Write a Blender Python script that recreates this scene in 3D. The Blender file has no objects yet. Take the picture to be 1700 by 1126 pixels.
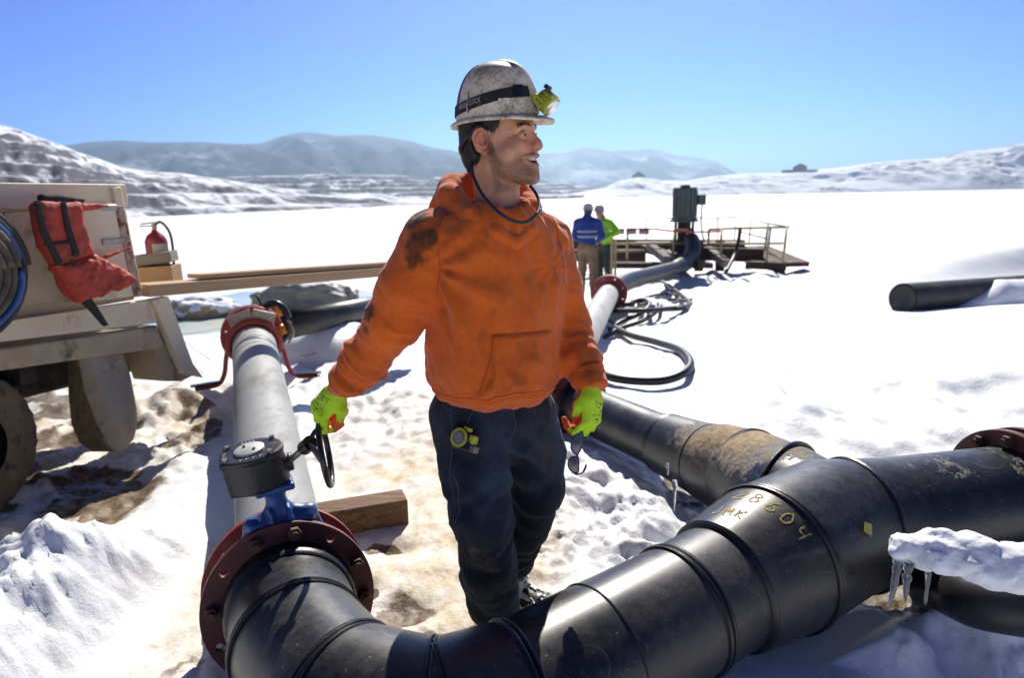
import bpy, bmesh, math, random
import numpy as np
from math import pi, sin, cos, radians, sqrt, atan2
from mathutils import Vector, Matrix

# ---------------------------------------------------------------- camera, sky, sun, exposure
sc = bpy.context.scene
H = 1.49; PITCH = radians(11.8); ROLL = radians(1.2); FPX = 1133.0
Fv = np.array([0, cos(PITCH), -sin(PITCH)]); U0 = np.array([0, sin(PITCH), cos(PITCH)]); R0 = np.array([1., 0, 0])
Rv = cos(ROLL)*R0 - sin(ROLL)*U0; Uv = cos(ROLL)*U0 + sin(ROLL)*R0
CAM = np.array([0, 0, H])
cd = bpy.data.cameras.new("camera"); cam = bpy.data.objects.new("camera", cd); sc.collection.objects.link(cam)
cam.matrix_world = Matrix(((Rv[0], Uv[0], -Fv[0], 0), (Rv[1], Uv[1], -Fv[1], 0), (Rv[2], Uv[2], -Fv[2], H), (0, 0, 0, 1)))
cd.sensor_width = 36; cd.lens = FPX/1700*36; cd.clip_start = 0.05; cd.clip_end = 12000
cd.dof.use_dof = True; cd.dof.focus_distance = 1.95; cd.dof.aperture_fstop = 3.2
sc.camera = cam
SUN_EL = radians(42); SUN_AZ = radians(7)          # azimuth from +Y towards +X
w = bpy.data.worlds.new("World"); sc.world = w; w.use_nodes = True
nt = w.node_tree; bg = nt.nodes['Background']; sky = nt.nodes.new('ShaderNodeTexSky'); sky.sky_type = 'NISHITA'
sky.sun_disc = False; sky.sun_elevation = SUN_EL; sky.sun_rotation = SUN_AZ
sky.altitude = 1700; sky.air_density = 1.0; sky.dust_density = 0.3; sky.ozone_density = 2.5
tint = nt.nodes.new('ShaderNodeMix'); tint.data_type = 'RGBA'; tint.blend_type = 'MULTIPLY'; tint.inputs[0].default_value = 1; tint.inputs[7].default_value = (.135/.15, .290/.15, .58/.15, 1)
pre = nt.nodes.new('ShaderNodeMix'); pre.data_type = 'RGBA'; pre.blend_type = 'MULTIPLY'; pre.inputs[0].default_value = 1; pre.inputs[7].default_value = (.15, .15, .15, 1); nt.links.new(sky.outputs[0], pre.inputs[6])
gam = nt.nodes.new('ShaderNodeGamma'); gam.inputs[1].default_value = 1.9; nt.links.new(pre.outputs[2], gam.inputs[0]); nt.links.new(gam.outputs[0], tint.inputs[6]); nt.links.new(tint.outputs[2], bg.inputs[0]); bg.inputs[1].default_value = 0.12
sd = bpy.data.lights.new("sun", 'SUN'); sd.energy = 4.4; sd.angle = radians(0.5); sd.color = (1, .94, .84)
so = bpy.data.objects.new("sun", sd); sc.collection.objects.link(so)
sdir = Vector((sin(SUN_AZ)*cos(SUN_EL), cos(SUN_AZ)*cos(SUN_EL), sin(SUN_EL)))
so.rotation_euler = sdir.to_track_quat('Z', 'Y').to_euler()
vs = sc.view_settings; vs.view_transform = 'Standard'; vs.look = 'None'; vs.exposure = 0.80; vs.gamma = 1

# a pixel of the 1700 px frame turned into a point at a height z / a distance Y / a depth d
def ray(x, y): return Fv + (x-850)/FPX*Rv - (y-563)/FPX*Uv
def PZ(x, y, z): r = ray(x, y); return CAM + r*(z-H)/r[2]
def PY(x, y, Y): r = ray(x, y); return CAM + r*Y/r[1]
def PD(x, y, d): return CAM + d*ray(x, y)
A = lambda *v: np.array(v, float)
rng = np.random.default_rng(7)

# ---------------------------------------------------------------- numpy noise
def _h(*c):
    h = np.zeros(c[0].shape, np.uint32)
    for k, v in enumerate(c):
        h = (h ^ (v.astype(np.int64).astype(np.uint32)*np.uint32([374761393, 668265263, 2147483647-58][k])))*np.uint32(1274126177)
        h ^= h >> np.uint32(15)
    return h
def noise(*c):
    """gradient noise in 2 or 3 dimensions, about -1..1"""
    n = len(c); i = [np.floor(a) for a in c]; f = [a-b for a, b in zip(c, i)]; u = [a*a*a*(a*(a*6-15)+10) for a in f]
    out = 0
    for k in range(1 << n):
        o = [(k >> j) & 1 for j in range(n)]
        h = _h(*[a+b for a, b in zip(i, o)])
        g = 0; wt = 1
        for j in range(n):
            g = g + (((h >> np.uint32(5+9*j)) & np.uint32(511)).astype(np.float64)/255.5-1)*(f[j]-o[j])
            wt = wt*(u[j] if o[j] else 1-u[j])
        out = out + g*wt
    return out*1.6
def fbm(*c, o=4, s=0):
    t = 0; a = 1
    for k in range(o):
        t = t + a*noise(*[v*2**k+s+13.7*k for v in c]); a *= .5
    return t
def billow(*c, o=3, s=0):
    t = 0; a = 1
    for k in range(o):
        t = t + a*(1-2*np.abs(noise(*[v*2**k+s+7.3*k for v in c]))); a *= .5
    return t
def puff2(*c, o=4, s=0):
    t = 0; a = 1
    for k in range(o):
        t = t + a*(2.2*np.abs(noise(*[v*2**k+s+7.3*k for v in c]))-.55); a *= .52
    return t
def sst(a, b, x): t = np.clip((x-a)/(b-a), 0, 1); return t*t*(3-2*t)

# ---------------------------------------------------------------- mesh plumbing
col = sc.collection
def tag(o, label=None, cat=None, group=None, kind=None):
    if label: o['label'] = label
    if cat: o['category'] = cat
    if group: o['group'] = group
    if kind: o['kind'] = kind
    return o
def thing(name, label, cat, loc=(0, 0, 0), group=None):
    o = bpy.data.objects.new(name, None); col.objects.link(o); o.location = [float(v) for v in loc]; o.empty_display_size = .05
    return tag(o, label, cat, group)
def link(name, me, mat, parent=None, smooth=True):
    o = bpy.data.objects.new(name, me); col.objects.link(o)
    if mat is not None:
        for m in (mat if isinstance(mat, (list, tuple)) else [mat]): me.materials.append(m)
    if smooth: me.shade_smooth()
    if parent is not None:
        o.parent = parent
        q = parent; T = Matrix.Identity(4)
        while q is not None: T = q.matrix_basis @ T; q = q.parent
        o.matrix_parent_inverse = Matrix.Identity(4)
        me.transform(T.inverted())
    return o
def obj(name, V, Fc, mat, parent=None, smooth=True, attrs=None, mi=None, loc=None):
    """mesh from world coordinates; under a parent it is moved into the parent's own space"""
    V = np.asarray(V, float)
    me = bpy.data.meshes.new(name); me.from_pydata(V.tolist(), [], [list(map(int, f)) for f in Fc]); me.update()
    if attrs:
        for k, a in attrs.items():
            at = me.attributes.new(k, 'FLOAT', 'POINT'); at.data.foreach_set('value', np.asarray(a, np.float32))
    if mi is not None: me.polygons.foreach_set('material_index', np.asarray(mi, np.int32))
    o = link(name, me, mat, parent, smooth)
    if parent is None and loc is not None:
        me.transform(Matrix.Translation([-float(v) for v in loc])); o.location = [float(v) for v in loc]
    return o
class MB:
    def __init__(s): s.V = []; s.F = []
    def add(s, V, F):
        n = len(s.V); s.V += [tuple(map(float, v)) for v in V]; s.F += [[n+i for i in f] for f in F]; return s
    def build(s, name, mat, parent=None, smooth=True, bevel=0, seg=2, **k):
        o = obj(name, s.V, s.F, mat, parent, smooth, **k)
        if bevel:
            m = o.modifiers.new('bevel', 'BEVEL'); m.width = bevel; m.segments = seg; m.limit_method = 'ANGLE'; m.angle_limit = radians(35); m.harden_normals = False
        if smooth: autosmooth(o)
        return o
    def box(s, c, hx, hy, hz, ax=None):
        """centre, half sizes, axes (3 unit vectors)"""
        X, Y, Z = ax if ax is not None else (A(1, 0, 0), A(0, 1, 0), A(0, 0, 1))
        V = [np.asarray(c)+X*hx*a+Y*hy*b+Z*hz*d for a in (-1, 1) for b in (-1, 1) for d in (-1, 1)]
        return s.add(V, [(0, 1, 3, 2), (4, 6, 7, 5), (0, 4, 5, 1), (2, 3, 7, 6), (0, 2, 6, 4), (1, 5, 7, 3)])
    def bar(s, a, b, w, h=None, up=(0, 0, 1)):
        a = np.asarray(a, float); b = np.asarray(b, float); X = b-a; L = np.linalg.norm(X); X /= L
        up = np.asarray(up, float); Y = np.cross(up, X); Y /= np.linalg.norm(Y); Z = np.cross(X, Y)
        return s.box((a+b)/2, L/2, w/2, (h or w)/2, (X, Y, Z))
    def tube(s, pts, r, n=12, caps=True):
        V, F = sweep(pts, r, n, caps); return s.add(V, F)
def autosmooth(o, ang=38):
    me = o.data
    bm = bmesh.new(); bm.from_mesh(me)
    for e in bm.edges:
        if len(e.link_faces) == 2 and e.calc_face_angle(0) > radians(ang): e.smooth = False
    bm.to_mesh(me); bm.free()
def unit(v): v = np.asarray(v, float); return v/np.linalg.norm(v)
def frame(d, up=(0, 0, 1)):
    d = unit(d); a = np.cross(up, d)
    if np.linalg.norm(a) < 1e-4: a = np.cross((1, 0, 0), d)
    a = unit(a); return a, np.cross(d, a)
def sweep(P, r, n=16, caps=True, closed=False, flat=1.0):
    """mitred tube through points P with radius r (number or one per point)"""
    P = [np.asarray(p, float) for p in P]; m = len(P)
    r = [r]*m if np.isscalar(r) else list(r)
    D = [unit(P[(i+1) % m]-P[i]) for i in range(m if closed else m-1)]
    V = []; a, b = frame(D[0]); prev = D[0]
    for i in range(m):
        if closed: d0 = D[i-1]; d1 = D[i]
        else: d0 = D[max(i-1, 0)]; d1 = D[min(i, m-2)]
        # parallel transport
        ax = np.cross(prev, d1); s_ = np.linalg.norm(ax)
        nrm = unit(d0+d1)
        a0, b0 = a, b
        if i == 0 and closed: a0, b0 = frame(d0)
        th = np.arange(n)*2*pi/n
        ring = P[i]+r[i]*(np.cos(th)[:, None]*a0+flat*np.sin(th)[:, None]*b0)
        t = -((ring-P[i])@nrm)/(d0@nrm)
        V += list(ring+t[:, None]*d0)
        if s_ > 1e-7:
            M = np.array(Matrix.Rotation(math.atan2(s_, float(prev@d1)), 3, Vector(ax/s_))); a = M@a; b = M@b
        prev = d1
    F = []
    for i in range(m if closed else m-1):
        j = (i+1) % m
        for k in range(n):
            F.append((i*n+k, i*n+(k+1) % n, j*n+(k+1) % n, j*n+k))
    if caps and not closed: F.append(tuple(range(n))[::-1]); F.append(tuple((m-1)*n+k for k in range(n)))
    return V, F
def spline(P, k=8):
    """Catmull-Rom"""
    P = [np.asarray(p, float) for p in P]; Q = [2*P[0]-P[1]]+P+[2*P[-1]-P[-2]]; out = []
    for i in range(1, len(Q)-2):
        for j in range(k):
            t = j/k; a, b, c, d = Q[i-1:i+3]
            out.append(.5*(2*b+(c-a)*t+(2*a-5*b+4*c-d)*t*t+(3*b-a-3*c+d)*t**3))
    out.append(P[-1]); return out
def ring_pts(c, d, r, n=64, nrm=None):
    """circle of radius r round axis d, slid along d onto the plane through c with normal nrm"""
    a, b = frame(d); th = np.arange(n)*2*pi/n; R = r*(np.cos(th)[:, None]*a+np.sin(th)[:, None]*b)
    if nrm is not None:
        nrm = unit(nrm); d = unit(d); R = R-(R@nrm)[:, None]/(d@nrm)*d
    return np.asarray(c)+R

# ---------------------------------------------------------------- implicit surfaces
def surfnet(f, lo, hi, h):
    n = [int(math.ceil((b-a)/h))+1 for a, b in zip(lo, hi)]
    ax = [lo[k]+h*np.arange(n[k]) for k in range(3)]
    G = np.stack(np.meshgrid(*ax, indexing='ij'), -1).reshape(-1, 3)
    val = np.concatenate([f(G[i:i+400000]) for i in range(0, len(G), 400000)]).reshape(n)
    ins = val < 0
    c = np.zeros([k-1 for k in n], int)
    for i in (0, 1):
        for j in (0, 1):
            for k in (0, 1): c += ins[i:n[0]-1+i, j:n[1]-1+j, k:n[2]-1+k]
    I = np.argwhere((c > 0) & (c < 8)); idm = -np.ones(c.shape, int); idm[tuple(I.T)] = np.arange(len(I))
    S = np.zeros((len(I), 3)); cnt = np.zeros(len(I))
    for a in range(3):
        o = [b for b in range(3) if b != a]
        for i in (0, 1):
            for j in (0, 1):
                d0 = np.zeros(3, int); d0[o[0]] = i; d0[o[1]] = j; d1 = d0.copy(); d1[a] = 1
                v0 = val[tuple((I+d0).T)]; v1 = val[tuple((I+d1).T)]; m = (v0 < 0) != (v1 < 0)
                t = np.where(m, v0/(v0-v1+1e-20), 0)
                p = np.tile(d0.astype(float), (len(I), 1)); p[:, a] = t
                S += p*m[:, None]; cnt += m
    V = np.array(lo)+h*(I+S/cnt[:, None]); Fc = []
    for a in range(3):
        o = [(a+1) % 3, (a+2) % 3]; sl0 = [slice(None)]*3; sl1 = [slice(None)]*3; sl0[a] = slice(0, -1); sl1[a] = slice(1, None)
        x0 = ins[tuple(sl0)]; x1 = ins[tuple(sl1)]; E = np.argwhere(x0 != x1)
        E = E[(E[:, o[0]] > 0) & (E[:, o[1]] > 0) & (E[:, o[0]] < n[o[0]]-1) & (E[:, o[1]] < n[o[1]]-1)]
        q = []
        for i, j in ((1, 1), (0, 1), (0, 0), (1, 0)):
            d = np.zeros(3, int); d[o[0]] = -i; d[o[1]] = -j; q.append(idm[tuple((E+d).T)])
        q = np.stack(q, 1); fl = ~x0[tuple(E.T)]; q[fl] = q[fl][:, ::-1]; Fc.append(q)
    return V, np.concatenate(Fc)
def grad(f, V, e=.0015):
    g = np.stack([f(V+np.eye(3)[k]*e)-f(V-np.eye(3)[k]*e) for k in range(3)], 1); return g/(np.linalg.norm(g, axis=1)[:, None]+1e-12)
def smin(a, b, k): h = np.clip(.5+.5*(b-a)/k, 0, 1); return b+(a-b)*h-k*h*(1-h)
def smax(a, b, k): return -smin(-a, -b, k)
def cap(P, a, b, ra, rb=None, sq=None):
    """tapered capsule; sq=(dir, s): thinner by s along dir"""
    rb = ra if rb is None else rb; a = np.asarray(a, float); b = np.asarray(b, float)
    if sq is not None:
        n, s = unit(sq[0]), sq[1]; q = lambda X: X+np.multiply.outer(X@n, n)*(1/s-1)
        P = q(P); a = q(a); b = q(b)
    ab = b-a; t = np.clip(((P-a)@ab)/(ab@ab+1e-12), 0, 1); return np.linalg.norm(P-a-t[:, None]*ab, axis=1)-(ra+(rb-ra)*t)
def ell(P, c, r, M=None):
    q = P-np.asarray(c)
    if M is not None: q = q@M.T
    q = q/np.asarray(r); k = np.linalg.norm(q, axis=1); return (k-1)*min(r)*(1 if True else 0)*(.6+.4*np.clip(k, 0, 1))
def rbox(P, c, hs, r, M=None):
    q = P-np.asarray(c)
    if M is not None: q = q@M.T
    q = np.abs(q)-(np.asarray(hs)-r); return np.linalg.norm(np.maximum(q, 0), axis=1)+np.minimum(q.max(1), 0)-r
def chain(P, J, R, k=.02, sq=None):
    d = None
    for i in range(len(J)-1):
        e = cap(P, J[i], J[i+1], R[i], R[i+1], sq); d = e if d is None else smin(d, e, k)
    return d
def isomesh(name, f, lo, hi, h, mat, parent=None, disp=None, attr=None, proj_=1, loc=None):
    V, Q = surfnet(f, lo, hi, h)
    for _ in range(proj_):
        g = np.stack([f(V+np.eye(3)[k]*h*.5)-f(V-np.eye(3)[k]*h*.5) for k in range(3)], 1)/h
        V = V-g*(f(V)/((g*g).sum(1)+1e-9))[:, None].clip(-h*.6, h*.6)
    N = grad(f, V, h*.7)
    a = attr(V, N) if attr else None
    if disp is not None: V = V+N*disp(V, N)[:, None]
    return obj(name, V, Q, mat, parent, attrs=a, loc=loc)

# ---------------------------------------------------------------- materials
def mk(name):
    m = bpy.data.materials.new(name); m.use_nodes = True; t = m.node_tree; return m, t, t.nodes['Principled BSDF']
def N(t, ty, **k):
    n = t.nodes.new(ty)
    for a, b in k.items():
        if a.startswith('i_'): n.inputs[a[2:].replace('_', ' ')].default_value = b
        else: setattr(n, a, b)
    return n
def texn(t, scale, detail=5, rough=.6, vec=None, stretch=None, dist=0):
    co = N(t, 'ShaderNodeTexCoord'); v = co.outputs['Object']
    if stretch is not None:
        mp = N(t, 'ShaderNodeMapping'); mp.inputs['Scale'].default_value = stretch; t.links.new(v, mp.inputs[0]); v = mp.outputs[0]
    n = N(t, 'ShaderNodeTexNoise'); n.inputs['Scale'].default_value = scale; n.inputs['Detail'].default_value = detail; n.inputs['Roughness'].default_value = rough
    n.inputs['Distortion'].default_value = dist
    t.links.new(v, n.inputs['Vector']); return n.outputs['Fac']
def ramp(t, fac, stops, interp='LINEAR'):
    r = N(t, 'ShaderNodeValToRGB'); e = r.color_ramp.elements; r.color_ramp.interpolation = interp
    while len(e) < len(stops): e.new(.5)
    for x, (p, c) in zip(e, stops):
        x.position = p; x.color = (*c, 1) if len(c) == 3 else c
    t.links.new(fac, r.inputs[0]); return r.outputs[0]
def g3(v): return (v, v, v)
def mixc(t, fac, a, b, ty='MIX'):
    m = N(t, 'ShaderNodeMix', data_type='RGBA', blend_type=ty)
    for s, v in ((m.inputs[0], fac), (m.inputs[6], a), (m.inputs[7], b)):
        if isinstance(v, (int, float)): s.default_value = v
        elif isinstance(v, tuple): s.default_value = (*v, 1)
        else: t.links.new(v, s)
    return m.outputs[2]
def mathn(t, op, a, b=None):
    m = N(t, 'ShaderNodeMath', operation=op)
    for s, v in zip(m.inputs, (a, b)):
        if v is None: continue
        if isinstance(v, (int, float)): s.default_value = v
        else: t.links.new(v, s)
    return m.outputs[0]
def attrn(t, name): a = N(t, 'ShaderNodeAttribute', attribute_name=name); return a.outputs['Fac']
def bump(t, b, layers, dist=.01):
    """layers: (height socket, strength, distance)"""
    prev = None
    for h, s, d in layers:
        n = N(t, 'ShaderNodeBump'); n.inputs['Strength'].default_value = s; n.inputs['Distance'].default_value = d
        t.links.new(h, n.inputs['Height'])
        if prev is not None: t.links.new(prev, n.inputs['Normal'])
        prev = n.outputs[0]
    t.links.new(prev, b.inputs['Normal'])
def pm(name, c0, c1=None, rough=.6, metal=0, scale=8, dirt=None, dscale=5, dthr=(.5, .62), bscale=40, bstr=.3, bdist=.003, spec=.5, stretch=None, detail=6, drough=.85, coat=0, r2=None):
    """two-tone base by noise, an optional dirt layer with a shape of its own, fine relief"""
    m, t, b = mk(name); c1 = c1 or tuple(v*.8 for v in c0)
    f = texn(t, scale, detail, .6, stretch=stretch)
    base = ramp(t, f, [(.3, c1), (.7, c0)])
    rr = None
    if dirt is not None:
        d = texn(t, dscale, 8, .7, stretch=stretch); dm = ramp(t, d, [(dthr[0], g3(0)), (dthr[1], g3(1))])
        base = mixc(t, dm, base, dirt); rr = mixc(t, dm, g3(rough), g3(drough))
    t.links.new(base, b.inputs['Base Color']); b.inputs['Metallic'].default_value = metal
    if rr is not None: t.links.new(rr, b.inputs['Roughness'])
    else:
        rn = texn(t, scale*3, 4); t.links.new(ramp(t, rn, [(.3, g3(rough*.85)), (.7, g3(min(1, rough*1.15)))]), b.inputs['Roughness'])
    b.inputs['Specular IOR Level'].default_value = spec
    if coat: b.inputs['Coat Weight'].default_value = coat
    if bstr: bump(t, b, [(texn(t, bscale, 6, .65, stretch=stretch), bstr, bdist)])
    return m

# ================================================================ SETTING
LAKE = -1.2
BANK = [PZ(430, 690, .22), PZ(372, 738, .30), PZ(300, 775, .33), PZ(200, 815, .34), PZ(95, 872, .36), PZ(-60, 960, .4), PZ(-400, 1200, .4)]
def seg_side(X, Y, P):
    """distance to a polyline and the side of it (positive: right of the direction of travel)"""
    best = np.full(X.shape, 1e9); side = np.zeros(X.shape)
    for a, b in zip(P[:-1], P[1:]):
        dx, dy = b[0]-a[0], b[1]-a[1]; t = np.clip(((X-a[0])*dx+(Y-a[1])*dy)/(dx*dx+dy*dy), 0, 1)
        ex, ey = X-a[0]-t*dx, Y-a[1]-t*dy; d = np.hypot(ex, ey); s = np.sign(dx*ey-dy*ex); m = d < best
        best = np.where(m, d, best); side = np.where(m, s, side)
    return best, side
def blob(X, Y, x, y, rx, ry, ang=0):
    c, s = cos(ang), sin(ang); u = (X-x)*c+(Y-y)*s; v = -(X-x)*s+(Y-y)*c; return np.exp(-((u/rx)**2+(v/ry)**2))
OLD0 = PD(1499, 496, 9.3); OLD1 = PD(1760, 474, 11.0)
BP = [PD(476, 540, 6.0), PD(612, 511, 8.0), PD(720, 492, 10)]
PIPE_AX = [(-2.2, 5.7, .165), (-.74, 2.0, .19), (-.64, 1.735, .19), (-.43, 1.5, .19), (-.2, 1.42, .19), (0, 1.52, .19), (.5, 1.82, .19), (.85, 2.08, .26), (1.15, 2.27, .26), (1.95, 2.45, .19)]
def ground(X, Y):
    n1 = fbm(X*.35+3, Y*.35, o=3); far = sst(8, 14, np.hypot(X, Y))
    Yd = Y-.9*np.clip(X-1.5, 0, 12)
    z = -.5*sst(4.5, 13, Yd)-.7*sst(13, 34, Yd)
    # wind-blown snow on the right
    rs = sst(.9, 2.2, X+.15*(Y-3))*sst(2.6, 3.6, Y)
    z += rs*(.10+.13*fbm(X*.33+.2*Y, Y*.2, o=2, s=5)+.05*fbm(X*.9, Y*.35+X*.3, o=3, s=9))*(1-far*.4)
    z += .28*blob(X, Y, 12.0, 15, 4.0, 5.5, -.5)+.30*blob(X, Y, 10.5, 11.5, 2.2, 2.6, -.7)+.16*blob(X, Y, 3.6, 4.6, .9, .5, -.35)+.12*blob(X, Y, 3.3, 3.5, .8, .35, -.2)
    z += rs*.07*np.clip(fbm(X*1.6, Y*1.1, o=4, s=31), -.3, 1)*blob(X, Y, 2.2, 4.2, 2.2, 1.3)*2
    z += .22*sst(10, 30, Y)*sst(2, 9, X)*fbm(X*.13, Y*.1, o=2, s=2)
    # far plain waves
    z += .05*far*n1*(1-sst(20, 60, Y))
    # bank of cleared snow left of the grey pipe
    d, s = seg_side(X, Y, BANK)
    u = s*d                                             # >0: towards the truck
    b = np.where(s < 0, 1-.55*sst(0, .55, d)-.35*sst(.45, 1.2, d), 1-sst(.0, .30, d))
    bank = .33*b*sst(-2.6, -1.9, -Y+.4)*sst(-3.6, -3.1, -Y)*np.where(s < 0, sst(-.9, -1.15, X+.08*fbm(X*4, Y*4, o=2)), 1)
    bank = np.maximum(bank, 0)*sst(.9, 1.3, -X+.25*(Y-2)*-1+.15)
    lum = puff2(X*2.1, Y*2.1, o=4, s=3)
    fine = fbm(X*11, Y*11, o=5, s=1)
    bm = np.clip(bank/.2, 0, 1)
    z += bank*(1+.12*lum)+bm*(.028*puff2(X*5, Y*5, o=4, s=8)+.010*fine)
    # lumpy snow right of the man and round the back pipe
    mm = np.clip(blob(X, Y, .42, 2.75, .36, .62, .35)*1.5+blob(X, Y, .22, 3.4, .35, .5)*.8, 0, 1)
    wx = .12*fbm(X*3, Y*3, o=2, s=77); wy = .12*fbm(X*3, Y*3, o=2, s=78); chunk = puff2((X+wx)*2.6, (Y+wy)*2.6, o=5, s=21)
    cl = lambda k, sd_, th: np.sqrt(np.clip(noise((X+wx*.5)*k+sd_, (Y+wy*.5)*k)-th, 0, 1)); clod = .045*cl(5.5, 3, .12)+.028*cl(11, 9, .15)+.014*cl(23, 5, .15)
    z += mm*(.09+.030*chunk+1.1*clod+.012*fine+.04*fbm(X*2.2, Y*2.2, o=2, s=99))
    z += bm*clod*1.1
    # strip of rough trodden snow along the left
    pathm = sst(-1.5, -1.1, X)*(1-sst(.0, .35, X-.05*(Y-2)))*sst(1.2, 1.8, Y)*(1-sst(7, 9, Y))
    z += pathm*(.007*puff2(X*3.3, Y*3.3, o=4, s=14)+.016*fbm(X*5+wx*4, Y*3+wy*4, o=6, s=15)+.45*clod*sst(.1, .6, fbm(X*1.2, Y*1.2, o=2, s=16))+.05*np.clip(fbm(X*.9, Y*.9, o=2, s=17), -.5, 1)*sst(2.8, 4, Y))
    lump2 = blob(X, Y, -2.0, 4.6, 1.3, 1.0)+blob(X, Y, -.9, 4.9, 1.0, 1.0)*.8+blob(X, Y, -1.3, 7.5, 2, 2)
    z += np.clip(lump2, 0, 1)*(.04+.055*puff2(X*1.7, Y*1.7, o=5, s=41)+.012*fine)
    # ruts under the truck
    tr = sst(-1.75, -2.1, X)*sst(6.3, 5, Y)
    z += tr*(.04*puff2(X*2.5, Y*1.5, o=4, s=51)+.006*fine-.03)
    # foreground right, in the shade of the pipe
    fr = sst(.5, .8, X-.6*(Y-1.4))*sst(2.6, 2.2, Y)
    z += fr*(.02+.05*puff2(X*1.8, Y*1.8, o=5, s=61)+.005*fine)
    for px, py, am, rx in ((1290, 1075, .07, .07), (1395, 1060, .08, .10), (1460, 1020, .09, .09), (1590, 1045, .09, .13), (1650, 1050, .12, .10), (1690, 1085, .17, .16), (1560, 1060, .10, .10), (1500, 1090, .07, .12)):
        q = PZ(px, py, .05); z += blob(X, Y, q[0], q[1], rx, rx*.7)*am*(1+.4*chunk)
    # platform surroundings, trampled
    pl = blob(X, Y, 2.6, 15, 4.5, 3.5)+blob(X, Y, 1.8, 10, 2.0, 2.5)*.8
    z += .03*billow(X*1.1+Y*.5, Y*.55-X*.4, o=4, s=120)*sst(1.2, 2.5, X)*sst(12, 7, Y)*sst(2.8, 4, Y)
    z += np.clip(pl, 0, 1)*(.05+.13*puff2(X*.8, Y*.8, o=4, s=71))
    # bare hollows
    hol = 0
    for px, py, rx, ry in ((1500, 985, .22, .16), (1470, 960, .16, .12), (1540, 1000, .15, .1), (1140, 830, .12, .2), (1120, 800, .1, .12), (665, 1010, .14, .1), (730, 1075, .16, .14), (800, 1060, .2, .14), (590, 985, .1, .1), (640, 905, .12, .05), (1670, 1010, .12, .15)):
        q = PZ(px, py, 0); hol = np.maximum(hol, blob(X, Y, q[0], q[1], rx, ry))
    z -= hol*(.05+.015*fbm(X*14, Y*14, o=4, s=6))
    # keep the ground below the lying pipes
    for a, b in zip(PIPE_AX[:-1], PIPE_AX[1:]):
        dd, _ = seg_side(X, Y, [a, b]); r = (a[2]+b[2])/2
        z = np.where(dd < r+.06, np.minimum(z, .02+np.where(dd < r*.8, 0, (dd-r*.8)*.9)), z)
    # scour round the old pipe on the right
    a, b = OLD0, OLD1; dx, dy = b[0]-a[0], b[1]-a[1]; tt = ((X-a[0])*dx+(Y-a[1])*dy)/(dx*dx+dy*dy); tc = np.clip(tt, -.15, 1.3); dd = np.hypot(X-a[0]-tc*dx, Y-a[1]-tc*dy)
    lim = a[2]+(b[2]-a[2])*np.clip(tt, -.2, 1.3)-.17+.28*sst(.25, 1.6, dd)*0+dd*.12; z = np.where(dd < 2.2, z+(np.minimum(z, lim)-z)*sst(2.2, 1.2, dd), z)
    # snow banked up under the black pipe beyond the clamp
    for a, b in ((BP[0], BP[1]), (BP[1], BP[2])):
        dx, dy = b[0]-a[0], b[1]-a[1]; tc = np.clip(((X-a[0])*dx+(Y-a[1])*dy)/(dx*dx+dy*dy), 0, 1); dd = np.hypot(X-a[0]-tc*dx, Y-a[1]-tc*dy)
        z = np.maximum(z, a[2]+(b[2]-a[2])*tc-.10-(.55*sst(.42, .0, tc) if a is BP[0] else 0)-.30*np.maximum(dd-.05, 0)+.05*fbm(X*2.5, Y*2.5, o=4, s=131))
    # meltwater pond
    pond = sst(1.0, .8, np.hypot((X+5.0)/2.9, (Y-12.6)/3.6)+.12*fbm(X*.6, Y*.6, o=3, s=4))
    z = z*(1-pond)+pond*-.75
    z = np.where(np.hypot(X, Y) > 34, LAKE+.0*X, z)
    # ---- colour masks
    dirt = pathm*np.clip(.60+.5*fbm(X*1.3, Y*1.0, o=4, s=81), 0, 1)*sst(7.5, 3, Y)
    dirt = np.maximum(dirt, np.clip(tr*(.65+.5*fbm(X*1.5, Y*1.5, o=3, s=83)), 0, 1))
    dirt = np.maximum(dirt, mm*.28*sst(0, .8, fbm(X*2, Y*2, o=3, s=84)))
    dirt = np.maximum(dirt, .3*np.clip(pl, 0, 1)*sst(.1, .8, fbm(X*.8, Y*.8, o=3, s=85)))
    hole = sst(.35, .75, -fbm(X*5, Y*5, o=4, s=14)+.25*pathm)*pathm*sst(3.4, 2.2, Y)*.5
    mud = np.clip(np.maximum(sst(.35, .75, hol+.25*fbm(X*9, Y*9, o=4, s=88)*(hol > .1)), hole), 0, 1)
    mud = np.maximum(mud, tr*sst(-.25, .35, fbm(X*2.2, Y*1.6, o=4, s=89))*.9)
    cut = sst(.0, .07, d)*np.where(s > 0, 1, 0)*sst(.5, .2, d)*sst(1.9, 2.4, Y)*sst(4.3, 3.8, Y)*(X < -.9)
    cut = cut*.0; mud = np.maximum(mud, cut*sst(-.2, .3, fbm(X*4, Y*4, o=3, s=90))*.9)
    return z, dirt, mud
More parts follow.
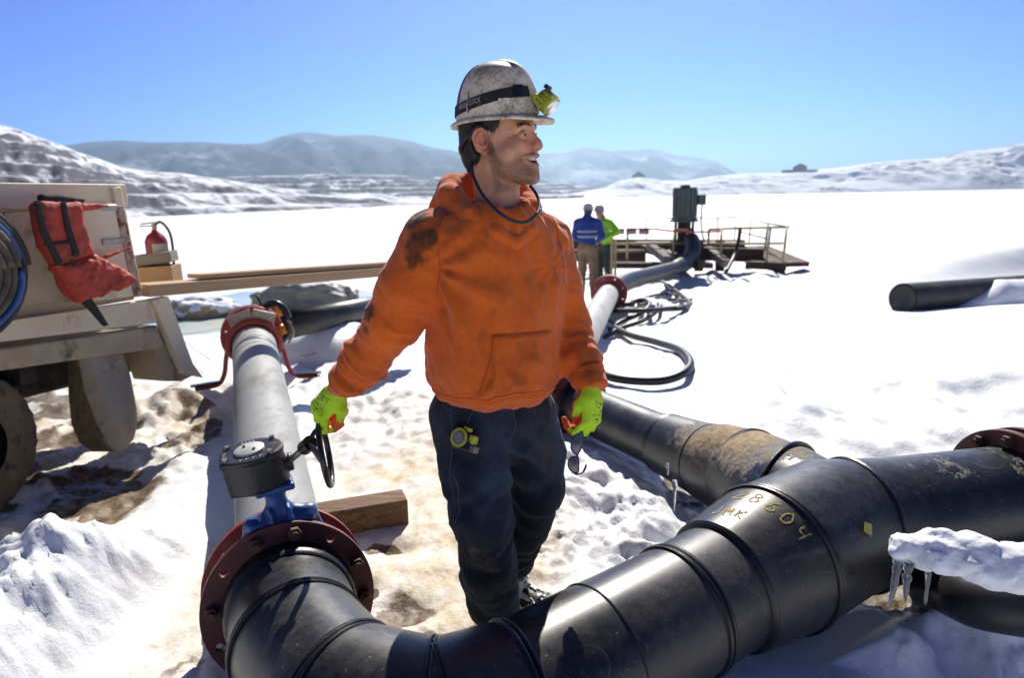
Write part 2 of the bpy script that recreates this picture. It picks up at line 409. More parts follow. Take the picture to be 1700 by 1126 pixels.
def build_ground():
    r = [.3]; 
    while r[-1] < 4200:
        q = r[-1]; r.append(q*(1.0055 if 1.1 < q < 5 else 1.009 if q < 12 else 1.02 if q < 80 else 1.08))
    r = np.array(r)
    a = np.concatenate([np.radians(np.arange(-56, 56, .26)), np.radians(np.arange(56, 304, 4))])
    Rg, Ag = np.meshgrid(r, a, indexing='ij'); X = Rg*np.sin(Ag); Y = Rg*np.cos(Ag)
    z, dirt, mud = ground(X.ravel(), Y.ravel()); n, m = Rg.shape
    V = np.stack([X.ravel(), Y.ravel(), z], 1); idx = np.arange(n*m).reshape(n, m); nx = np.roll(idx, -1, 1)
    Q = np.stack([idx[:-1], nx[:-1], nx[1:], idx[1:]], -1).reshape(-1, 4)[:, ::-1]
    V = np.vstack([V, [[0, 0, float(z[:m].mean())]]]); dirt = np.append(dirt, 0); mud = np.append(mud, 0)
    F = Q.tolist()+[[n*m, int(idx[0, (k+1) % m]), int(idx[0, k])] for k in range(m)]
    # material
    mt, t, b = mk('snow')
    d = attrn(t, 'dirt'); md = attrn(t, 'mud')
    f1 = texn(t, 7, 8, .7); f2 = texn(t, 45, 6, .7); f3 = texn(t, 2.2, 5, .6)
    dm = mathn(t, 'MULTIPLY', d, ramp(t, f1, [(.3, g3(.4)), (.58, g3(1.25))])); dm = mathn(t, 'MULTIPLY', dm, ramp(t, f3, [(.25, g3(.5)), (.6, g3(1))]))
    sn = ramp(t, f3, [(.3, (.76, .78, .81)), (.7, (.82, .84, .86))])
    och = ramp(t, f2, [(.3, (.46, .35, .20)), (.65, (.68, .57, .40))])
    c = mixc(t, dm, sn, och)
    mudc = ramp(t, f2, [(.32, (.05, .033, .018)), (.55, (.17, .115, .06)), (.72, (.34, .25, .14))])
    mm_ = ramp(t, mathn(t, 'ADD', md, mathn(t, 'MULTIPLY', mathn(t, 'SUBTRACT', f1, .5), .9)), [(.36, g3(0)), (.56, g3(1))])
    mm_ = mathn(t, 'MULTIPLY', mm_, ramp(t, md, [(.02, g3(0)), (.12, g3(1))]))
    c = mixc(t, mm_, c, mudc)
    t.links.new(c, b.inputs['Base Color'])
    t.links.new(mixc(t, mm_, g3(.55), g3(.42)), b.inputs['Roughness']); b.inputs['Specular IOR Level'].default_value = .35
    sp = texn(t, 260, 3, .8)
    bump(t, b, [(f1, .35, .02), (f2, .5, .008), (texn(t, 150, 4, .7), .45, .0025)])
    o = obj('snow_ground', V, F, mt, attrs={'dirt': dirt, 'mud': mud}); tag(o, kind='structure')
build_ground()
wm, t, b = mk('meltwater'); b.inputs['Base Color'].default_value = (.42, .55, .50, 1); b.inputs['Roughness'].default_value = .22
t.links.new(ramp(t, texn(t, .5, 5, .6, stretch=(1, .4, 1)), [(.35, (.36, .50, .47)), (.6, (.62, .68, .60)), (.75, (.74, .70, .55))]), b.inputs['Base Color'])
bump(t, b, [(texn(t, 6, 3, stretch=(1, .5, 1)), .15, .02)])
th = np.arange(72)*2*pi/72
tag(obj('meltwater', np.stack([-5.0+3.6*np.cos(th), 12.6+4.4*np.sin(th), np.full(72, -.56)], 1), [range(72)], wm), kind='structure')

# ---------------------------------------------------------------- hills and mountains
def az_el(x, y): r = ray(x, y); return atan2(r[0], r[1]), r[2]/np.hypot(r[0], r[1])
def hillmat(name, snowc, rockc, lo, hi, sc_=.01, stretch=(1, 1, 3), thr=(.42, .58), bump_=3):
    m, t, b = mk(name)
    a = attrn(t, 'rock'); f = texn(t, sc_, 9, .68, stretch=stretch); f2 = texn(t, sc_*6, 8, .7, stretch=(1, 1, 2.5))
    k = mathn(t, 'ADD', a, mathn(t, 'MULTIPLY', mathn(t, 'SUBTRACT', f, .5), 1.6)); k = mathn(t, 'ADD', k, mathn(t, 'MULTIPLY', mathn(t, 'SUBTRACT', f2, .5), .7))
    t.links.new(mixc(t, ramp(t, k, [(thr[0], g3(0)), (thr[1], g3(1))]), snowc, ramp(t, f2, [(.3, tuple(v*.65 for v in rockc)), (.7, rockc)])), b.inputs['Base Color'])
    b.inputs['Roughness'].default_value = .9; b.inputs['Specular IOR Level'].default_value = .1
    bump(t, b, [(f2, .6, bump_)])
    return m
def mrange(name, sil, base, rtop, mat, rough, seed, rockfn, terr=0, depth=1.0, az0=None, az1=None, ncol=420, nrow=70, zb=LAKE-3, diag=.8):
    """heightfield in polar coordinates: sil = skyline pixels, base = radius of the foot (az, r) list"""
    S = sorted(az_el(*p) for p in sil); e0_, e1_ = S[0], S[-1]
    if e0_[0] < -.75: S = [(-2.3, -.001), (-1.7, e0_[1]*.7)]+S
    if e1_[0] > .75: S = S+[(1.7, e1_[1]*.7), (2.3, -.001)]
    az0 = az0 if az0 is not None else S[0][0]; az1 = az1 if az1 is not None else S[-1][0]
    az = np.linspace(az0, az1, ncol); el = np.interp(az, [s[0] for s in S], [s[1] for s in S]); el = np.maximum(el, -.001)
    rb = np.interp(az, [s[0] for s in base], [s[1] for s in base]); rt = rtop(az) if callable(rtop) else np.full(ncol, float(rtop)); rt = np.maximum(rt, rb+150)
    s = np.concatenate([np.linspace(0, 1, nrow), np.linspace(1, 1.35, 10)[1:]])
    Sg, Ag = np.meshgrid(s, az, indexing='ij'); R = rb+(rt-rb)*Sg
    Hh = el*rt+H-zb
    X = R*np.sin(Ag); Y = R*np.cos(Ag); k = 1/(np.mean(rt-rb))
    up = np.where(Sg <= 1, Sg**depth, 1-(Sg-1)*2.2)
    nz = fbm(X*k*3, Y*k*3, o=6, s=seed); rg = billow(Ag*16+nz*.5+Sg*diag, Sg*1.6, o=4, s=seed+3)
    Z = Hh*up*(1+rough*.35*nz*np.minimum(1, (1-np.clip(Sg, 0, 1))*2+.03))+Hh*rough*rg*np.clip(Sg*(1-Sg)*4, 0, 1)*.30*(Sg <= 1)*np.clip((1-Sg)*4, 0, 1)
    if terr:
        q = Z/Hh.mean()*terr+.35*fbm(X*k*2, Y*k*2, o=2, s=seed+9); fl = np.floor(q); fr = q-fl
        zt = (fl+sst(.45, .95, fr))-.0; Z = np.where(Sg < .97, Z+(zt-q)*Hh.mean()/terr*.75, Z)
        fr_ = fr
    else: fr_ = Z*0
    Z = Z+zb; rock = rockfn(Sg, Ag, Z, fr_, nz, rg)
    n, m = Sg.shape; idx = np.arange(n*m).reshape(n, m)
    Q = np.stack([idx[:-1, :-1], idx[:-1, 1:], idx[1:, 1:], idx[1:, :-1]], -1).reshape(-1, 4)[:, ::-1]
    o = obj(name, np.stack([X.ravel(), Y.ravel(), Z.ravel()], 1), Q, mat, attrs={'rock': rock.ravel()}); tag(o, kind='structure'); return o
def rad(x, y, z=LAKE): q = PZ(x, y, z); return atan2(q[0], q[1]), float(np.hypot(q[0], q[1]))
SH = [(-1.1, 95.)]+[rad(240, 365), rad(440, 356), rad(640, 347.5)]
snowc = (.80, .83, .88)
mrange('mountain_range', [(-500, 262), (-200, 250), (100, 243), (150, 235), (200, 233), (260, 236), (330, 235), (380, 238), (430, 238), (470, 225), (500, 219), (530, 220), (560, 224), (620, 224), (680, 233), (720, 245), (750, 249), (800, 262), (860, 280), (930, 310)],
       [(-1.1, 900.), (.2, 900.)], 2000, hillmat('haze_tinted_forest', (.36, .42, .54), (.025, .045, .075), 0, 1, .006, (1, 1, 1.6), (.30, .62), 8), .35, 3,  # bluish haze painted into the forest and snow colours
       lambda S, Az, Z, fr, nz, rg: .53+.14*sst(.25, .7, S)+.10*rg-.15*nz, depth=1.1)
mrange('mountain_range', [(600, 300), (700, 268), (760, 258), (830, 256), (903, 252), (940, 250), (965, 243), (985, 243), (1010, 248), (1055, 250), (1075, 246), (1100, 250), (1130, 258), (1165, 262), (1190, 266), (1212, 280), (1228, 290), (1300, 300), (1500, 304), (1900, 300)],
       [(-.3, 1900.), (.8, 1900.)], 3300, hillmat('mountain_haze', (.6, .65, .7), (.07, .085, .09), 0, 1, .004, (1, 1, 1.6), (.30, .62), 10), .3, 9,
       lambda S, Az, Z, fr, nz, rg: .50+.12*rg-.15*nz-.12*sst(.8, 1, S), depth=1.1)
mrange('hillside', [(-900, 90), (-500, 110), (-200, 150), (0, 207), (30, 214), (60, 226), (100, 240), (130, 252), (160, 262), (200, 277), (240, 284), (300, 287), (360, 296), (420, 305), (470, 312), (560, 320), (700, 326), (860, 330)],
       SH+[rad(860, 338)], lambda a: np.interp(a, [-1, -.6, -.45, -.2, 0], [330, 360, 420, 430, 560]), hillmat('haze_tinted_bench', snowc, (.11, .105, .125), 0, 1, .05, (1, 1, 3.0), (.40, .66), 1.0), .22, 5,  # rock colour shifted to blue-grey to paint in some haze
       lambda S, Az, Z, fr, nz, rg: .33+.26*np.sin(pi*np.clip((fr-.35)/.65, 0, 1))*(1-.7*sst(.5, .85, S))+.08*rg+.12*nz, terr=7, az1=az_el(870, 330)[0], ncol=700, nrow=130)
mrange('terraced_pit_wall', [(330, 296), (440, 291), (560, 288), (640, 290), (720, 293), (780, 300), (860, 303), (940, 306), (1000, 312), (1040, 316)],
       [(-.6, 430.), (.25, 520.)], 1000, hillmat('far_bench', snowc, (.10, .10, .12), 0, 1, .03, (1, 1, 4), (.46, .66), 2), .3, 15,
       lambda S, Az, Z, fr, nz, rg: .36+.34*np.sin(pi*np.clip((fr-.35)/.65, 0, 1))+.08*rg, terr=6, ncol=500, nrow=100)
mrange('snow_hillside', [(880, 327), (940, 322), (1000, 312), (1030, 300), (1060, 294), (1100, 299), (1140, 300), (1180, 293), (1230, 288), (1290, 287), (1340, 283), (1400, 277), (1450, 270), (1500, 265), (1560, 262), (1600, 252), (1650, 245), (1700, 238), (1900, 215), (2300, 190)],
       [(-.05, 430.), rad(1000, 329), rad(1340, 321), rad(1700, 313.5), (1.1, 420.)], lambda a: np.interp(a, [0, .3, .64, 1], [800, 620, 560, 560]), hillmat('snow_slope', (.82, .85, .9), (.16, .16, .19), 0, 1, .05, (1, 1, 2.5), (.50, .72), 1.5), .42, 25,
       lambda S, Az, Z, fr, nz, rg: .30+.10*rg+.22*sst(.78, .9, S)*sst(.45, .6, Az)*(.5+nz), depth=.8, diag=2.2, ncol=600, nrow=90)
# haze over the pit
hz, t, b = mk('haze'); t.nodes.remove(b); v = N(t, 'ShaderNodeVolumePrincipled'); v.inputs['Color'].default_value = (.50, .72, .94, 1)
v.inputs['Density'].default_value = .00038; v.inputs['Anisotropy'].default_value = .55
t.links.new(v.outputs[0], t.nodes['Material Output'].inputs['Volume'])
ho = MB().box(A(0, 0, 115), 5200, 5200, 122).build('haze', hz, smooth=False); tag(ho, kind='stuff')

# ================================================================ PIPES
M = {}
M['hdpe'] = pm('black_plastic', (.022, .023, .026), (.012, .013, .015), rough=.26, scale=3, dirt=(.20, .185, .16), dscale=3.2, dthr=(.60, .86), bscale=70, bstr=.12, bdist=.002, stretch=(1, 1, 1), drough=.7)
M['bead'] = pm('weld_bead_black', (.012, .012, .014), rough=.38, scale=20, bscale=60, bstr=.25)
M['flange'] = pm('red_oxide_steel', (.14, .024, .016), (.085, .015, .011), rough=.5, scale=6, dirt=(.12, .062, .035), dscale=9, dthr=(.5, .7), bscale=60, bstr=.25)
M['rust'] = pm('rusty_bolt', (.16, .075, .035), (.07, .035, .02), rough=.75, scale=40, bscale=120, bstr=.5)
M['grey'] = pm('grey_pipe_coat', (.36, .37, .36), (.27, .28, .28), rough=.65, scale=2.5, dirt=(.17, .165, .15), dscale=5, dthr=(.48, .72), bscale=30, bstr=.15, stretch=(1, .4, 1))
def tee_mud():
    m, t, b = mk('muddy_black_plastic'); g = N(t, 'ShaderNodeNewGeometry'); sx = N(t, 'ShaderNodeSeparateXYZ'); t.links.new(g.outputs['Normal'], sx.inputs[0])
    f = texn(t, 5, 9, .72); f2 = texn(t, 30, 6, .7); f0 = texn(t, 2.0, 5, .6)
    d = attrn(t, 'mudtop')
    k = mathn(t, 'ADD', mathn(t, 'MULTIPLY', sx.outputs[2], .35), mathn(t, 'MULTIPLY', f, .9)); k = mathn(t, 'ADD', k, mathn(t, 'SUBTRACT', mathn(t, 'MULTIPLY', d, .55), .55))
    mk_ = ramp(t, mathn(t, 'ADD', k, mathn(t, 'MULTIPLY', mathn(t, 'SUBTRACT', f2, .5), .35)), [(.48, g3(0)), (.66, g3(1))])
    dust = ramp(t, mathn(t, 'ADD', mathn(t, 'MULTIPLY', f0, .6), mathn(t, 'MULTIPLY', f2, .4)), [(.43, g3(0)), (.78, g3(.7))])
    sc1 = texn(t, 9, 8, .75, stretch=(.2, .3, 2.2)); scr = ramp(t, sc1, [(.60, g3(0)), (.70, g3(.6))])
    base = mixc(t, dust, ramp(t, f, [(.3, (.006, .0065, .008)), (.7, (.014, .0145, .017))]), (.105, .092, .075))
    base = mixc(t, scr, base, (.10, .095, .09))
    for sc_, st_, ds in ((1.7, (1, .4, 2), .0), (2.6, (.3, 1.6, 1), .2)):
        ln = texn(t, sc_, 2, .4, stretch=st_, dist=ds); gate = ramp(t, texn(t, 3+sc_, 4, .6), [(.52, g3(0)), (.60, g3(1))])
        base = mixc(t, mathn(t, 'MULTIPLY', ramp(t, ln, [(.4970, g3(0)), (.5, g3(.30)), (.5030, g3(0))]), gate), base, (.20, .195, .18))
    spk = ramp(t, texn(t, 120, 2, .5), [(.70, g3(0)), (.74, g3(.7))]); base = mixc(t, spk, base, (.22, .20, .17))
    t.links.new(mixc(t, mk_, base, ramp(t, f2, [(.3, (.20, .14, .075)), (.7, (.42, .32, .19))])), b.inputs['Base Color'])
    r0 = mixc(t, dust, g3(.34), g3(.68)); t.links.new(mixc(t, mk_, r0, g3(.9)), b.inputs['Roughness'])
    bump(t, b, [(f2, .10, .002), (mathn(t, 'MULTIPLY', mk_, f2), .8, .012), (texn(t, 1.6, 3), .12, .02)])
    return m
M['pipe'] = tee_mud()
def pipe_mesh(P, r, n=96, mud=0.0, sub=6):
    """densified mitred pipe shell"""
    Q = []; Rr = []; r = [r]*len(P) if np.isscalar(r) else r
    V, F = sweep(P, r, n, caps=True); return V, F
def bead(c, d, r, parent, nrm=None, w=.011, mat=None, double=True):
    for off, ww in (((-.5, w), (.6, w*.8)) if double else ((0, w),)):
        C_ = np.asarray(c)+unit(d)*off*w*1.5; pts = ring_pts(C_, d, r, 72, nrm)
        pts = [p*1 for p in pts]
        V, F = sweep(pts, ww*.8, 8, closed=True)
        yield V, F
def beads(c, d, r, parent, nrm=None, w=.010, double=True):
    mb = MB()
    for V, F in bead(c, d, r, parent, nrm, w, double=double): mb.add(V, F)
    return mb.build('weld_bead', M['bead'], parent)
P0 = A(-.738, 2.0, .20); P1 = A(-.632, 1.752, .232); P2 = A(-.455, 1.525, .235); P3 = A(-.21, 1.437, .235); P4 = A(.0, 1.51, .24)
P6 = A(.487, 1.824, .27); Pb = A(.645, 1.945, .27); W1 = A(.853, 2.082, .285); WN = A(1.12, 2.265, .29); WE = A(1.235, 2.30, .29); RE = A(1.93, 2.475, .29); RX = A(2.9, 2.72, .30)
BB = A(1.037, 2.842, .256); BS = A(.93, 3.07, .23); BC = A(.80, 3.353, .212); BF = PZ(957, 672, .19)
R1 = .192; R2 = .25
pl = thing('black_pipeline', 'large black plastic pipe with welded elbows, wye and flanges across the foreground snow', 'pipeline', P2*A(1, 1, 0))
def branch_mud(V): q = (V-WN)@unit(BC-WN); return .30+.62*np.exp(-((q-.62)/.30)**2)+.15*np.exp(-((q-.2)/.2)**2)
def part(name, P, r, mud=0., mat=None, n=96):
    # densify straight runs
    Q = []; Rr = []; rr = [r]*len(P) if np.isscalar(r) else list(r)
    for i in range(len(P)-1):
        k_ = max(1, int(np.linalg.norm(P[i+1]-P[i])/.05))
        for j in range(k_): Q.append(P[i]+(P[i+1]-P[i])*j/k_); Rr.append(rr[i]+(rr[i+1]-rr[i])*j/k_)
    Q.append(P[-1]); Rr.append(rr[-1]); V, F = sweep(Q, Rr, n)
    if mud == 'branch': mud = None
    return obj(name, V, F, mat or M['pipe'], pl, attrs={'mudtop': branch_mud(np.array(V)) if mud is None else np.full(len(V), mud)})
def sharp(o, a=30): autosmooth(o, a); return o
dA = unit(P1-P0)
sharp(part('elbow', [P0-dA*.0, P1, P2, P3, P4-unit(P4-P3)*0.0], R1, .05))
d4 = unit(P6-P4)
sharp(part('pipe_run', [P4, P4+d4*.27, P6], [R1, R1, R1], .1))
sharp(part('reducer', [P6, Pb-unit(Pb-P6)*.012], [R1, R1+.004], .1))
dR = unit(W1-Pb)
sharp(part('wye', [Pb-dR*.012, Pb, Pb+dR*.05, W1, WN, WE, WE+unit(RE-WE)*.14], [R1+.004, R1+.022, R2-.028, R2, R2, R2-.012, .226], .12))
sharp(part('branch_pipe', [WE+unit(RE-WE)*.02, RE], [.227, .208], .34))
dB = unit(BB-WN)
sharp(part('branch_pipe', [WN+A(0, 0, -.01), WN+dB*.3, BB], [.235, .228, .205], 'branch'))
sharp(part('reducer', [BB, BB+(BS-BB)*.7, BS, BC], [.200, .196, .180, .160], 'branch'))
sharp(part('pipe_run', [BC, BC+(BF-BC)*.15, BF], [.152, .142, .140], .15))
beads(P1, P1-P0, R1, pl, nrm=(P1-P0)/np.linalg.norm(P1-P0)+unit(P2-P1))
beads(P2, P2-P1, R1, pl, nrm=unit(P2-P1)+unit(P3-P2))
beads(P3, P3-P2, R1, pl, nrm=unit(P3-P2)+unit(P4-P3), w=.007); beads(P3+unit(P4-P3)*.02, P4-P3, R1, pl, w=.006)
beads(P4, P4-P3, R1, pl, nrm=unit(P4-P3)+d4)
beads(P4+d4*.27, d4, R1, pl, w=.005, double=False)
beads(P6, d4, R1, pl, w=.012)
beads(W1, dR, R2, pl, w=.010)
beads(WE, RE-WE, R2-.012, pl, nrm=unit(WE-WN)+unit(RE-WE), w=.012, double=False)
beads(WN+dB*.26, dB, .235, pl, nrm=unit(dB*.75-unit(RE-WE)*.45), w=.012, double=False)
beads(BB, BC-BB, .203, pl, w=.010); beads(BS, BC-BB, .181, pl, w=.004, double=False); beads(BC, BF-BC, .156, pl, w=.009)
# dark recessed band where the reducer meets the wye
V, F = sweep([Pb-dR*.014, Pb+dR*.03], [R1+.016, R1+.026], 72); obj('collar', V, F, M['bead'], pl)

def flange(c, d, ro_, ri, th_, parent, nb=12, mat=None, holes=True, phase=0., name='flange', rb=None):
    """ring with round bolt holes, faces along d"""
    d = unit(d); a, b = frame(d); rb = rb or (ro_+ri)/2+.01; hr = ro_*.055
    bm = bmesh.new(); seg = nb*12; V2 = []
    # annulus built per sector: outer arc, inner arc and a hole of 12 points
    def P(r, t): return (r*cos(t), r*sin(t))
    verts = {}; faces = []
    def vid(p):
        k = (round(p[0], 6), round(p[1], 6))
        if k not in verts: verts[k] = len(V2); V2.append(p)
        return verts[k]
    hole_loops = []
    for s in range(nb):
        t0 = 2*pi*s/nb; t1 = 2*pi*(s+1)/nb; tm = (t0+t1)/2; cx, cy = P(rb, tm)
        K = 16; hole = []; bound = []
        for k in range(K):
            an = tm+2*pi*k/K; hole.append((cx+hr*cos(an), cy+hr*sin(an)))
            # boundary point: direction an from the hole centre hits sector border
            ux, uy = cos(an), sin(an); lo = 0; hi = ro_*2
            for _ in range(40):
                md = (lo+hi)/2; x, y = cx+ux*md, cy+uy*md; r_ = sqrt(x*x+y*y); ta = (atan2(y, x)-tm+pi) % (2*pi)-pi
                if ri <= r_ <= ro_ and abs(ta) <= pi/nb: lo = md
                else: hi = md
            bound.append((cx+ux*lo, cy+uy*lo))
        corners = [P(ro_, t0), P(ro_, t1), P(ri, t1), P(ri, t0)]
        pts = bound+corners; ang = [math.atan2(p[1]-cy, p[0]-cx) for p in pts]
        extra = [P(ro_, t0+(t1-t0)*k/6) for k in (1, 2, 4, 5)]+[P(ri, t0+(t1-t0)*k/6) for k in (1, 2, 4, 5)]
        pts += extra; pts.sort(key=lambda p: math.atan2(p[1]-cy, p[0]-cx))
        q = [pts[0]]
        for p in pts[1:]:
            if sqrt((p[0]-q[-1][0])**2+(p[1]-q[-1][1])**2) > 1e-5: q.append(p)
        hs = sorted(hole, key=lambda p: math.atan2(p[1]-cy, p[0]-cx)); n = len(q)
        hang = [math.atan2(p[1]-cy, p[0]-cx) for p in hs]
        near = [min(range(K), key=lambda j: abs((hang[j]-math.atan2(p[1]-cy, p[0]-cx)+pi) % (2*pi)-pi)) for p in q]
        qi = [vid(p) for p in q]; hi_ = [vid(p) for p in hs]; hole_loops.append(hi_)
        for i in range(n):
            j = (i+1) % n; A_, B_ = near[i], near[j]; st = (B_-A_) % K
            if st > K//2: st = 0
            k = A_
            for _ in range(st):
                faces.append((qi[i], hi_[(k+1) % K], hi_[k])); k = (k+1) % K
            faces.append((qi[i], qi[j], hi_[k]))
    nV = len(V2); V3 = []
    for side in (-.5, .5):
        for x, y in V2:
            t_ = phase; X = x*cos(t_)-y*sin(t_); Y = x*sin(t_)+y*cos(t_); V3.append(np.asarray(c)+a*X+b*Y+d*side*th_)
    F = [f for f in faces]+[tuple(nV+i for i in f[::-1]) for f in faces]
    from collections import Counter
    E = Counter()
    for f in faces:
        for i in range(len(f)): E[(f[i], f[(i+1) % len(f)])] += 1
    for (i, j) in list(E):
        if (j, i) not in E: F.append((j, i, nV+i, nV+j))
    o = obj(name, V3, F, mat or M['flange'], parent); bm = bmesh.new(); bm.from_mesh(o.data); bmesh.ops.recalc_face_normals(bm, faces=bm.faces[:]); bm.to_mesh(o.data); bm.free(); autosmooth(o, 35)
    return o, [np.asarray(c)+a*(rb*cos(phase+2*pi*(s+.5)/nb))+b*(rb*sin(phase+2*pi*(s+.5)/nb)) for s in range(nb)]
def bolt(mb, p, d, L0, L1, r=.011):
    """stud from -L0 to L1 along d, hexagonal nuts at both ends"""
    d = unit(d); mb.tube([p-d*L0, p+d*L1], r, 12)
    for s, L in ((-1, L0), (1, L1)):
        V, F = sweep([p+d*s*(L-.035), p+d*s*(L-.012)], r*1.85, 6); mb.add(V, F)
# ring collar on the black pipe's end
a0, b0 = frame(dA)
nf, hp = flange(P0+A(-.008, .02, 0), dA, .272, .185, .026, pl, 12, phase=.12)
V, F = sweep([P0-dA*.03, P0+dA*.055, P0+dA*.07], [.212, .205, R1], 72); obj('stub_end', V, F, M['bead'], pl)
mbb = [hp[i] for i in range(12)]
for i in (0, 2, 3, 5, 7, 9, 11):
    mb = MB(); bolt(mb, mbb[i], dA, .20 if i in (0, 2, 3) else .03, .055, .012); mb.build('bolt', M['rust'], nf)
# ring bead plate label
q = PD(480, 921, 2.13)
# right end: two bolted flanges
dE = unit(RX-RE)
for k, off in enumerate((-.005, .07)):
    f_, h_ = flange(RE+dE*off, dE, .275, .18, .03, pl, 12, phase=.2)
    if k == 0:
        for i in range(12): mb = MB(); bolt(mb, h_[i], dE, .05, .13, .013); mb.build('bolt', M['rust'], f_)
sharp(part('pipe_run', [RE+dE*.0, RX], [R1, R1], .3))
V, F = sweep([RE-dE*.05, RE-dE*.02, RE+dE*.01], [R1+.003, .212, .212], 72); obj('stub_end', V, F, M['bead'], pl)
# back flange pair on the small branch
dF = unit(BF-BC)
f1, h1 = flange(BF, dF, .225, .15, .03, pl, 8, phase=.1)
f2, h2 = flange(BF+dF*.10, dF, .225, .15, .03, pl, 8, phase=.1)
for i in range(8): mb = MB(); bolt(mb, h1[i], dF, .04, .14, .011); mb.build('bolt', M['rust'], f1)
V, F = sweep([BF-dF*.02, BF+dF*.12], [.165, .165], 48); obj('stub_end', V, F, M['bead'], pl)

# paint-marker writing on the wye: strokes laid on the barrel in (along, around) coordinates
def on_barrel(s, phi, c=Pb, d=None, lift=.0016):
    d = unit(W1-Pb); L = np.linalg.norm(W1-Pb); t = s
    rr = np.interp(t, [0, .05, L, L+.3], [R1+.022, R2-.028, R2, R2]); side = unit(np.cross((0, 0, 1), d)); up = np.cross(d, side)
    # phi: 0 at the top, grows towards the camera
    return Pb+d*t+(up*cos(phi)-side*sin(phi))*(rr+lift)
def strokes(lines, name, mat, parent, w=.0054, fn=on_barrel):
    mb = MB()
    for L in lines:
        P = spline([A(*p, 0) for p in L], 5) if len(L) > 2 else [A(*L[0], 0)+(A(*L[1], 0)-A(*L[0], 0))*k/6 for k in range(7)]
        n = len(P); V = []
        for i, p in enumerate(P):
            t_ = (P[min(i+1, n-1)]-P[max(i-1, 0)])*A(1, .235, 0); t_ = t_/np.linalg.norm(t_); q = A(-t_[1], t_[0]/.235, 0)*w/2*(1+.35*sin(i*1.7+len(mb.V))); V += [fn(p[0]+q[0], p[1]+q[1]), fn(p[0]-q[0], p[1]-q[1])]
        mb.add(V, [(2*i, 2*i+2, 2*i+3, 2*i+1) for i in range(n-1)])
    return mb.build(name, mat, parent)
M['marker'] = pm('yellow_paint_marker', (.50, .36, .10), (.26, .19, .06), rough=.85, scale=60, bstr=0)
# glyphs on a 0..1 grid (x right, y up)
G = {'2': [[(0, .8), (.3, 1), (.7, .9), (.6, .5), (0, 0), (.9, .05)]], '8': [[(.6, .9), (.2, .95), (.15, .65), (.7, .4), (.6, .05), (.15, .05), (.15, .4), (.65, .7), (.6, .9)]],
     '6': [[(.75, 1), (.35, .75), (.1, .35), (.2, .05), (.55, 0), (.8, .2), (.65, .45), (.35, .5), (.12, .3)]], '0': [[(.4, 1), (.08, .6), (.2, .05), (.6, .05), (.8, .5), (.4, 1)]],
     '4': [[(.1, 1), (.15, .5), (.75, .55)], [(.75, 1.05), (.65, 0)]], 'J': [[(.6, 1), (.6, .2), (.3, 0), (.05, .2)]], 'M': [[(0, 0), (.15, 1)], [(.15, 1), (.45, .3)], [(.45, .3), (.75, 1)], [(.75, 1), (.85, 0)]],
     'K': [[(.1, 1), (.1, 0)], [(.8, 1), (.12, .45)], [(.12, .45), (.8, 0)]], 'm': [[(0, 0), (.1, .9), (.35, .9), (.4, .1)], [(.4, .6), (.6, .95), (.85, .8), (.9, 0)]]}
def text_on(txt, s0, phi0, ds, dphi, h, fn=on_barrel):
    """glyph axes: x runs along (ds, dphi) per unit, y at right angles"""
    out = []; r = .235
    L = sqrt(ds*ds+(dphi*r)**2); ux, uy = ds/L, dphi*r/L
    for i, ch in enumerate(txt):
        for st in G.get(ch, []):
            out.append([(s0+ds*i+(x*ux*.8-(-y)*uy*-1*0)*h*.75+y*h*(-uy)*-1*0+(-uy)*0, 0) for x, y in st] and [(s0+ds*i+x*.75*h*ux+y*h*uy, phi0+dphi*i+(x*.75*h*uy-y*h*ux)/r) for x, y in st])
    return out
wye = [o for o in pl.children if o.name.startswith('wye')][0]
strokes(text_on('28604', .155, -.36, .000, .245, .052), 'marker_writing', M['marker'], wye)
strokes(text_on('JMK', .045, -.36, .006, .17, .042), 'marker_writing', M['marker'], wye)
# scrap of yellow tape
mb = MB(); c0 = PD(1449, 885, 2.12)
def wp(s, phi): return on_barrel(s, phi, lift=.003)
q4 = [wp(.415, 1.02), wp(.44, .93), wp(.465, 1.0), wp(.44, 1.12)]
mb.add(q4+[p+A(0, -.0015, .001) for p in q4], [(0, 1, 2, 3), (7, 6, 5, 4), (0, 4, 5, 1), (1, 5, 6, 2), (2, 6, 7, 3), (3, 7, 4, 0)])
mb.build('tape_scrap', pm('yellow_tape', (.55, .52, .08), (.3, .28, .05), scale=90, bstr=.3), wye)

# ---------------------------------------------------------------- grey pipe on the left with its flanges
GF = A(-2.20, 5.70, .37); g0 = P0-dA*.19; dG = unit(GF-g0)
gp = thing('grey_pipe', 'pale grey pipe running from the valve to the red clamp beside the truck', 'pipe', g0*A(1, 1, 0))
M['redf'] = pm('bright_red_flange', (.34, .035, .022), (.22, .025, .018), rough=.45, scale=8, dirt=(.2, .11, .07), dscale=9, dthr=(.56, .75), bstr=.2)
V, F = sweep([g0, g0+dG*.14, g0+dG*.145, g0+dG*2.9, g0+dG*2.901, g0+dG*3.02, g0+dG*3.021, GF], [.178, .178, .165, .165, .167, .167, .165, .165], 64)
o = obj('pipe_run', V, F, M['grey'], gp); autosmooth(o, 30)
V, F = sweep([g0+dG*3.02, g0+dG*3.14], [.168, .168], 64); obj('joint_band', V, F, pm('grey_band', (.16, .18, .20), rough=.5), gp)
V, F = sweep([g0+dG*.14, g0+dG*.155], [.181, .181], 64, ); obj('joint_band', V, F, M['bead'], gp)
gfl, gh = flange(g0-dA*0.0, dA, .272, .17, .024, gp, 12, mat=M['redf'], phase=.12)
ffl, fh = flange(GF, dG, .26, .155, .04, gp, 12, mat=M['redf'])
